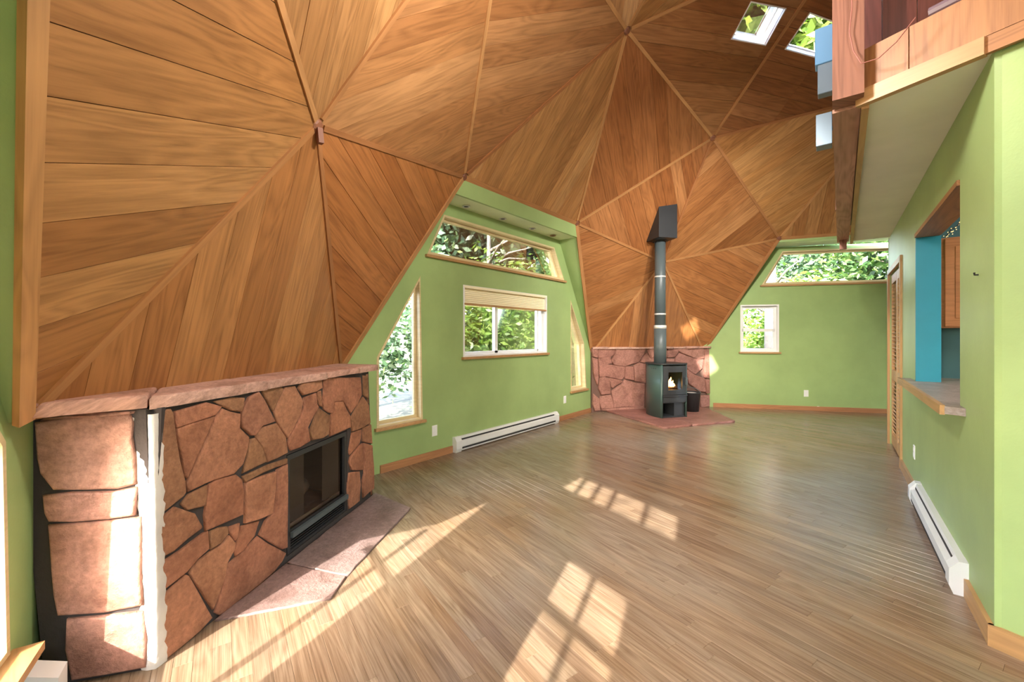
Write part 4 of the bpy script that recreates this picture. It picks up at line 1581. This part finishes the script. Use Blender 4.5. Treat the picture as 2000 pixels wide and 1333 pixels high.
def side_panel(s):
    # curved upright panel
    n = 10
    vs, fs, prof = [], [], []
    for i in range(n + 1):
        t = i / n
        y = -HDs + 2 * HDs * t
        x = s * (HWs - 0.035 + 0.06 * math.sin(math.pi * (0.12 + 0.80 * t)))
        prof.append((x, y))
    for x, y in prof:
        vs += [(x, y, 0.0), (x, y, 0.82), (x - s * 0.02, y, 0.0), (x - s * 0.02, y, 0.82)]
    for i in range(n):
        a, b = 4 * i, 4 * (i + 1)
        fs += [(a, b, b + 1, a + 1), (a + 2, a + 3, b + 3, b + 2), (a + 1, b + 1, b + 3, a + 3), (a, a + 2, b + 2, b)]
    fs += [(0, 1, 3, 2), (4 * n, 4 * n + 2, 4 * n + 3, 4 * n + 1)]
    o = link_mesh('side_panel', vs, fs, M['blackside'], st, None, True)
    return fix_normals(o)


for s in (-1, 1):
    sp_ = side_panel(s)
    for k in range(3):
        y = -0.10 + 0.045 * k
        t = (y + HDs) / (2 * HDs)
        x = s * (HWs - 0.033 + 0.06 * math.sin(math.pi * (0.12 + 0.80 * t)))
        m = MB().lathe([(0.0, 0.0), (0.008, 0.0), (0.008, -0.004)], 8)
        m.xf(Matrix.Translation((x, y, 0.755)) @ Matrix.Rotation(s * math.pi / 2, 4, 'Y'))
        m.build('vent_hole', M['slot'], sp_)


def curved_front(z0, z1, x0, x1, holes, name, mat, dep=0.03, off=0.0, parent=None, bulge=0.03):
    def fnc(u, z, d):
        y = -HDs - bulge * (1 - (u / HWs) ** 2) - off + d
        return V3(u, y, z)
    # split outline for the curve
    o = []
    n = 10
    for i in range(n + 1):
        o.append((x0 + (x1 - x0) * i / n, z0))
    for i in range(n + 1):
        o.append((x1 - (x1 - x0) * i / n, z1))
    return panel(o, holes, dep, fnc, name, mat, parent or st)


gh = []
for i in range(7):
    gh.append((-0.125 + 0.25 * i / 6, 0.435))
for i in range(7):
    gh.append((0.125 - 0.25 * i / 6, 0.705))
dr_ = curved_front(0.36, 0.80, -0.205, 0.205, [gh], 'door', M['black'])
n = 6
vs = []
for i in range(n + 1):
    u = -0.125 + 0.25 * i / n
    y = -HDs - 0.03 * (1 - (u / HWs) ** 2) + 0.012
    vs += [(u, y, 0.435), (u, y, 0.705)]
link_mesh('pane', vs, [(2 * i, 2 * i + 2, 2 * i + 3, 2 * i + 1) for i in range(n)], M['darkglass'], dr_)
MB().box(0.175, 0.195, -HDs - 0.055, -HDs - 0.01, 0.50, 0.62, 0.004).build('handle', M['pipe'], dr_)
curved_front(0.335, 0.355, -0.215, 0.215, [], 'ledge', M['black'], 0.06, 0.022)
curved_front(0.245, 0.333, -0.205, 0.205, [], 'ash_drawer', M['black'], 0.03)
MB().box(-0.20, 0.20, HDs - 0.03, HDs, 0.0, 0.82).build('back_panel', M['black'], st)
MB().box(-0.20, 0.20, -HDs + 0.01, HDs - 0.03, 0.225, 0.25).build('niche_top', M['black'], st)
MB().box(-0.20, 0.20, -HDs + 0.02, HDs - 0.03, 0.0, 0.02).build('base_plate', M['black'], st)
MB().box(0.02, 0.20, -HDs + 0.04, HDs - 0.03, 0.02, 0.225).build('inner_wall', M['black'], st)
MB().box(-0.20, 0.20, -HDs + 0.06, HDs - 0.03, 0.25, 0.42).build('fire_floor', M['ember'], st)
# top plate with a rounded plan
tp = []
for i in range(32):
    a = 2 * math.pi * i / 32
    ca, sa = math.cos(a), math.sin(a)
    e = 0.45
    tp.append(((HWs + 0.035) * math.copysign(abs(ca) ** e, ca), (HDs + 0.035) * math.copysign(abs(sa) ** e, sa)))
MB().prism(tp, 0.82, 0.838).build('top_plate', M['black'], st)
for (a, b, r) in (((-0.12, -0.10, 0.45), (0.11, -0.06, 0.46), 0.03), ((-0.10, 0.0, 0.45), (0.12, -0.12, 0.47), 0.028)):
    MB().tube([Vector(a).lerp(Vector(b), t / 4) for t in range(5)], r, 8).build('log', M['ember'], st, True)
# flame tongues
for (x, y, h, w) in ((-0.01, -0.13, 0.15, 0.035), (0.035, -0.12, 0.10, 0.03), (-0.045, -0.11, 0.07, 0.022)):
    m = MB()
    pts = [V3(x + 0.012 * math.sin(i * 1.4), y, 0.47 + h * i / 6) for i in range(7)]
    m.tube(pts, [w * f for f in (0.5, 1.0, 0.95, 0.7, 0.5, 0.28, 0.03)], 8)
    m.build('flame', M['flame'], st, True)

# stove pipe with bare steel bands
PX, PY = 3.991, -2.337
pp_ = empty('stove_pipe', (PX, PY, 0.85))
tag(pp_, 'tall charcoal stove pipe with bare steel bands rising from the stove', 'pipe')
MB().lathe([(0.0, 0.0), (0.094, 0.0), (0.094, 0.56), (0.0, 0.56)], 24).build('lower_pipe', M['pipe'], pp_, True, False)
MB().lathe([(0.0, 0.56), (0.084, 0.56), (0.084, 1.945), (0.0, 1.945)], 24).build('upper_pipe', M['pipe'], pp_, True, False)
for z, h, r in ((0.56, 0.055, 0.097), (0.775, 0.03, 0.089), (1.37, 0.028, 0.088)):
    MB().lathe([(r - 0.01, z), (r, z + 0.004), (r, z + h - 0.004), (r - 0.01, z + h)], 24).build('band', M['silver'], pp_, True, False)
# black ceiling support box cut to the slope of the dome
hb = empty('pipe_support_box', (PX, PY, 2.80))
tag(hb, 'black sheet metal support box where the stove pipe meets the sloping ceiling', 'pipe box')
ax, ay = Vector((-0.588, -0.809, 0)), Vector((0.809, -0.588, 0))
hv = []
for sx, sy in ((-1, -1), (1, -1), (1, 1), (-1, 1)):
    p = Vector((3.965, -2.27, 0)) + ax * (0.160 * sx) + ay * (0.20 * sy)
    top = max(2.81, dome_z(p.x, p.y) + 0.01)
    hv.append((p, top))
vs = [V3(p.x, p.y, 2.80) for p, t in hv] + [V3(p.x, p.y, t) for p, t in hv]
o_ = MB().add(vs, [(0, 3, 2, 1), (4, 5, 6, 7), (0, 1, 5, 4), (1, 2, 6, 5), (2, 3, 7, 6), (3, 0, 4, 7)]).build('box', M['black'], hb)
o_.matrix_parent_inverse = Matrix.Translation(-hb.location)
o_ = MB().lathe([(0.085, 2.792), (0.12, 2.792), (0.12, 2.802), (0.085, 2.802)], 24, (PX, PY, 0)).build('collar', M['black'], hb, True)
o_.matrix_parent_inverse = Matrix.Translation(-hb.location)

# ash bucket beside the stove
bk = empty('ash_bucket', (3.738, -3.089, 0.032))
tag(bk, 'small black metal bucket with a pale filling behind the stove', 'bucket')
MB().lathe([(0.0, 0.0), (0.125, 0.0), (0.15, 0.30), (0.158, 0.305), (0.158, 0.318), (0.143, 0.318), (0.12, 0.02)], 28).build('pail', M['black'], bk, True)
MB().lathe([(0.0, 0.30), (0.08, 0.305), (0.143, 0.285)], 20).build('filling', M['whitemortar'], bk, True)
MB().tube([V3(0.155 * math.cos(a), 0.06 * math.sin(a) + 0.05 * math.sin(a), 0.31 + 0.10 * math.sin(a)) for a in [math.pi * i / 14 for i in range(15)]], 0.005, 6).build('handle', M['pipe'], bk, True)

# ------------------------------------------------------------------ electric baseboard heaters
def heater(F, a, b, label, h=0.165, dep=0.065):
    c = F((a + b) / 2, 0.02, -dep / 2)
    r = empty('baseboard_heater', c)
    tag(r, label, 'heater', 'white electric baseboard heaters')

    def loc(o):
        o.matrix_parent_inverse = Matrix.Translation(-c)
        return o
    L = abs(b - a)
    s = 1 if b > a else -1
    # body profile (depth out of wall, height)
    prof = [(0.0, 0.012), (0.0, h), (0.030, h), (0.036, h - 0.022), (0.030, h - 0.026), (0.030, h - 0.040), (dep, h - 0.052), (dep, 0.058), (dep - 0.012, 0.050), (dep - 0.012, 0.012)]
    m = MB()
    n = len(prof)
    for u in (a + s * 0.06, b - s * 0.06):
        m.add([F(u, z, -d) for d, z in prof], [])
    m.f = [(i, (i + 1) % n, n + (i + 1) % n, n + i) for i in range(n)]
    m.f += [tuple(range(n)), tuple(range(2 * n - 1, n - 1, -1))]
    loc(m.build('cover', M['white'], r))
    m = MB().bar(F(a + s * 0.08, h - 0.036, -0.031), F(b - s * 0.08, h - 0.036, -0.031), 0.012, 0.018)
    loc(m.build('grille_slot', M['slot'], r))
    m = MB().bar(F(a + s * 0.07, 0.040, -dep + 0.006), F(b - s * 0.07, 0.040, -dep + 0.006), 0.006, 0.016)
    loc(m.build('lower_slot', M['slot'], r))
    pe = [(0.0, 0.0), (0.0, h + 0.003), (0.034, h + 0.003), (dep + 0.004, h - 0.04), (dep + 0.004, 0.04), (dep - 0.012, 0.0)]
    for u0, u1 in ((a, a + s * 0.085), (b, b - s * 0.085)):
        m = MB()
        k = len(pe)
        m.add([F(u0, z, -d) for d, z in pe] + [F(u1, z, -d) for d, z in pe], [(i, (i + 1) % k, k + (i + 1) % k, k + i) for i in range(k)] + [tuple(range(k - 1, -1, -1)), tuple(range(k, 2 * k))])
        loc(m.build('end_cap', M['white'], r))
    return r


heater(F1, 1.11, -0.965, 'white baseboard heater along the green bay wall under the sliding window')
heater(lambda u, z, d: SO(u, -d, z), 1.88, 0.40, 'white baseboard heater on the right partition below the kitchen opening')
heater(F3, -2.31, -0.35, 'white baseboard heater in the lower left corner under the window sill', 0.185, 0.12)

# roller of the cellular shade in the centre window
bl = empty('window_blind', F1(0.10, 1.67, -0.004))
tag(bl, 'cream cellular shade drawn up at the top of the sliding window', 'blind')
for i in range(8):
    z0 = 1.672 + i * 0.022
    m = MB()
    pts = [(0.935, z0, 0.028), (-0.728, z0, 0.028)]
    v8 = [F1(0.930, z0, 0.035), F1(0.930, z0 + 0.011, 0.027), F1(0.930, z0 + 0.022, 0.035), F1(-0.722, z0, 0.035), F1(-0.722, z0 + 0.011, 0.027), F1(-0.722, z0 + 0.022, 0.035)]
    m.add([p - bl.location for p in v8], [(0, 3, 4, 1), (1, 4, 5, 2), (2, 5, 3, 0), (0, 1, 2), (3, 5, 4)])
    m.build('cell', M['blind'], bl)
MB().bar(F1(0.93, 1.662, 0.015) - bl.location, F1(-0.722, 1.662, 0.015) - bl.location, 0.04, 0.02).build('bottom_rail', M['trimwood'], bl)
MB().bar(F1(0.93, 1.86, 0.02) - bl.location, F1(-0.722, 1.86, 0.02) - bl.location, 0.05, 0.028).build('head_rail', M['blind'], bl)

# outlets
def outlet(F, u, z, label, w=0.072, h=0.115):
    r = empty('wall_outlet', F(u, z, 0.0))
    tag(r, label, 'outlet', 'white wall outlets')
    ou = F(0, 0, -1) - F(0, 0, 0)
    tu = F(1, 0, 0) - F(0, 0, 0)
    m = MB()
    vs = []
    for d, k in ((0.0, 1.0), (0.005, 0.9)):
        for a, b in ((-1, -1), (1, -1), (1, 1), (-1, 1)):
            vs.append(tu * (a * w / 2 * k) + V3(0, 0, b * h / 2 * k) + ou * d)
    m.add(vs, [(0, 1, 2, 3), (7, 6, 5, 4), (0, 4, 5, 1), (1, 5, 6, 2), (2, 6, 7, 3), (3, 7, 4, 0)])
    m.build('plate', M['cover'], r)
    for b in (-0.022, 0.022):
        m = MB()
        vs = []
        for d in (0.004, 0.008):
            for x, y in ((-.016, -.013), (.016, -.013), (.016, .013), (-.016, .013)):
                vs.append(tu * x + V3(0, 0, y + b) + ou * d)
        m.add(vs, [(0, 1, 2, 3), (7, 6, 5, 4), (0, 4, 5, 1), (1, 5, 6, 2), (2, 6, 7, 3), (3, 7, 4, 0)])
        m.build('socket', M['vinyl'], r)
    return r


outlet(F1, 1.365, 0.285, 'white outlet on the bay wall between the tall side window and the heater')
outlet(F1, -1.23, 0.31, 'white outlet on the bay wall below the narrow right window')
outlet(F2, 0.71, 0.295, 'white outlet low on the far green wall')
outlet(lambda u, z, d: SO(u, -d, z), 2.17, 0.33, 'white outlet on the right partition near the louvred door')
outlet(F2, 0.53, 0.045, 'small white plate on the far baseboard', 0.10, 0.035)  # small pale plate at baseboard height
# hook on the partition
hk = MB().tube([SO(0.23, 0.0, 1.573), SO(0.23, 0.012, 1.573), SO(0.225, 0.014, 1.583)], 0.004, 6)
tag(hk.build('wall_hook', M['slot']), 'small dark hook on the green partition near its corner', 'hook')

# unseen kitchen lamp, added to brighten the cabinet
kl = empty('kitchen_fill_lamp', SO(1.4, -1.2, ZS))
tag(kl, 'unseen fill lamp added on the kitchen ceiling', 'lamp')
MB().lathe([(0.14, 0.0), (0.14, -0.03), (0.10, -0.06), (0.0, -0.07)], 20).build('dome_glass', M['fill_lamp_glow'], kl, True)
kd = bpy.data.lights.new('lamp', 'POINT')
kd.energy = 12
kd.color = (1.0, 0.92, 0.82)
kd.shadow_soft_size = 0.1
ko2 = bpy.data.objects.new('bulb', kd)
col.objects.link(ko2)
ko2.parent = kl
ko2.location = (0, 0, -0.2)

# recessed lights in the bay soffit
for i, y in enumerate((1.0, 0.37, -0.24, -0.74)):
    r = empty('recessed_light', (4.965, y, 2.74))
    tag(r, 'small recessed ceiling light in the bay soffit, %s from the left' % ('first', 'second', 'third', 'fourth')[i], 'downlight', 'recessed lights in the bay soffit')
    MB().lathe([(0.045, 0.0), (0.045, -0.006), (0.032, -0.006), (0.03, 0.001), (0.0, 0.0015)], 18).build('trim_ring', M['silver'] if i < 3 else M['trimwood'], r, True)
    MB().lathe([(0.0, -0.002), (0.029, -0.002), (0.029, 0.0005)], 18).build('lens', M['slot'], r)

# ------------------------------------------------------------------ fill globes added on cables, hung unseen above the picture to brighten the room
def pendant(x, y, z, power, label):
    r = empty('fill_pendant', (x, y, z))
    tag(r, label, 'lamp', 'fill globes added under the dome')
    zt_ = dome_z(x, y) - z
    MB().tube([V3(0, 0, 0.13), V3(0, 0, zt_)], 0.006, 6).build('cable', M['slot'], r)
    MB().lathe([(0.0, 0.16), (0.05, 0.15), (0.05, 0.12), (0.0, 0.12)], 16).build('cap', M['silver'], r, True)
    prof = [(0.14 * math.sin(math.pi * i / 14), -0.14 * math.cos(math.pi * i / 14)) for i in range(15)]
    MB().lathe(prof, 20).build('globe', M['fill_lamp_glow'], r, True)
    ld = bpy.data.lights.new('lamp', 'POINT')
    ld.energy = power
    ld.color = (1.0, 0.95, 0.88)
    ld.shadow_soft_size = 0.15
    lo = bpy.data.objects.new('bulb', ld)
    col.objects.link(lo)
    lo.parent = r
    lo.location = (0, 0, -0.30)
    return r


for x, y, z, p, l in FILL_LAMPS:
    pendant(x, y, z, p, l)

# ------------------------------------------------------------------ outside: ground, trees
gm = MB().lathe([(0.0, -0.45), (60.0, -0.45)], 48)
go = gm.build('ground', M['ground'], None, False, False)
tag(go, None, None, None, 'structure')


def tree(x, y, h, rx, rz, cz, mat, n, label, seed, trunk=0.12, leaf=0.075, lean=(0, 0)):
    rt = random.Random(seed)
    r = empty('tree', (x, y, -0.45))
    tag(r, label, 'tree', 'trees around the dome')
    tp_ = [V3(lean[0] * t * t, lean[1] * t * t, h * t) for t in [i / 7 for i in range(8)]]
    MB().tube(tp_, [trunk * (1 - 0.75 * i / 7) for i in range(8)], 8).build('trunk', M['bark'], r, True)
    bm_ = MB()
    for k in range(12):
        t = rt.uniform(0.35, 0.95)
        p = V3(lean[0] * t * t, lean[1] * t * t, h * t)
        a = rt.uniform(0, 6.28)
        e = p + V3(math.cos(a) * rx * rt.uniform(.5, .9), math.sin(a) * rx * rt.uniform(.5, .9), rt.uniform(0.1, 0.5) * rz)
        bm_.tube([p, p.lerp(e, .5) + V3(0, 0, .1), e], [trunk * .3, trunk * .18, trunk * .06], 6)
    bm_.build('branches', M['bark'], r, True)
    # leaves gathered in clumps inside the crown
    vs, fs = [], []
    clumps = []
    for k in range(max(14, n // 260)):
        while True:
            d = V3(rt.uniform(-1, 1), rt.uniform(-1, 1), rt.uniform(-1, 1))
            if d.length < 1:
                break
        clumps.append(V3(d.x * rx + lean[0] * .6, d.y * rx + lean[1] * .6, cz + d.z * rz))
    for i in range(n):
        c = rt.choice(clumps)
        p = c + V3(rt.gauss(0, 1), rt.gauss(0, 1), rt.gauss(0, .8)) * (0.30 * min(rx, rz) * 0.8 + 0.06)
        s = leaf * rt.uniform(0.6, 1.3)
        a = V3(rt.gauss(0, 1), rt.gauss(0, 1), rt.gauss(0, .6)).normalized()
        b = a.cross(V3(rt.gauss(0, 1), rt.gauss(0, 1), rt.gauss(0, 1)))
        if b.length < 1e-3:
            continue
        b.normalize()
        k = len(vs)
        vs += [p - a * s, p + b * s * .45, p + a * s, p - b * s * .45]
        fs.append((k, k + 1, k + 2, k + 3))
    me_ = link_mesh('foliage', vs, fs, mat, r)
    tag(me_, None, None, None, 'stuff')
    return r


TREES = [
    # beyond the centre bay
    (8.3, 0.2, 4.2, 1.1, 1.2, 1.3, 'leafC', 4500, 'grey-green shrub seen through the tall side window'),
    (10.6, -1.0, 5.5, 1.6, 1.7, 2.2, 'leafB', 8000, 'dark tree behind the shrub in the tall side window'),
    (8.0, -2.7, 4.6, 1.3, 1.2, 1.6, 'leafA', 11000, 'bright leafy tree filling the left half of the sliding window'),
    (7.7, -5.0, 5.0, 1.3, 1.4, 1.8, 'leafB', 10000, 'dark leafy tree filling the right half of the sliding window'),
    (11.4, -3.8, 8.0, 2.4, 1.8, 4.5, 'leafC', 17000, 'tall blue-green tree seen through the left of the bay transom'),
    (10.4, -7.6, 8.5, 2.4, 2.0, 4.3, 'leafB', 17000, 'tall dark tree seen through the right of the bay transom'),
    (6.5, -7.4, 5.0, 1.1, 1.6, 2.0, 'leafA', 7000, 'sunny bush tree outside the narrow right window'),
    # beyond the far bay
    (3.2, -8.4, 4.2, 1.2, 1.4, 1.4, 'leafA', 8000, 'sunny tree outside the small double-hung window'),
    (0.6, -9.8, 7.0, 1.8, 1.6, 3.2, 'leafB', 14000, 'dark leafy tree behind the right of the far transom window'),
    (3.4, -12.0, 8.5, 2.0, 1.8, 3.9, 'leafC', 14000, 'blue-green tree behind the left of the far transom window'),
    # overhead, seen in the skylights
    (3.1, -6.9, 10.5, 2.0, 1.5, 8.5, 'leafA', 15000, 'tall tree whose crown shows in the skylights'),
    # outside the left bay
    (-0.25, 9.85, 6.5, 1.5, 1.2, 4.9, 'leafB', 330, 'sparse young tree outside the left bay'),
]
for i, (x, y, h, rx, rz, cz, mt_, n, lb) in enumerate(TREES):
    tree(x, y, h, rx, rz, cz + 0.45, M[mt_], n, lb, 100 + i, leaf=0.075 if h < 7 else 0.095 if y < -9 else 0.14)
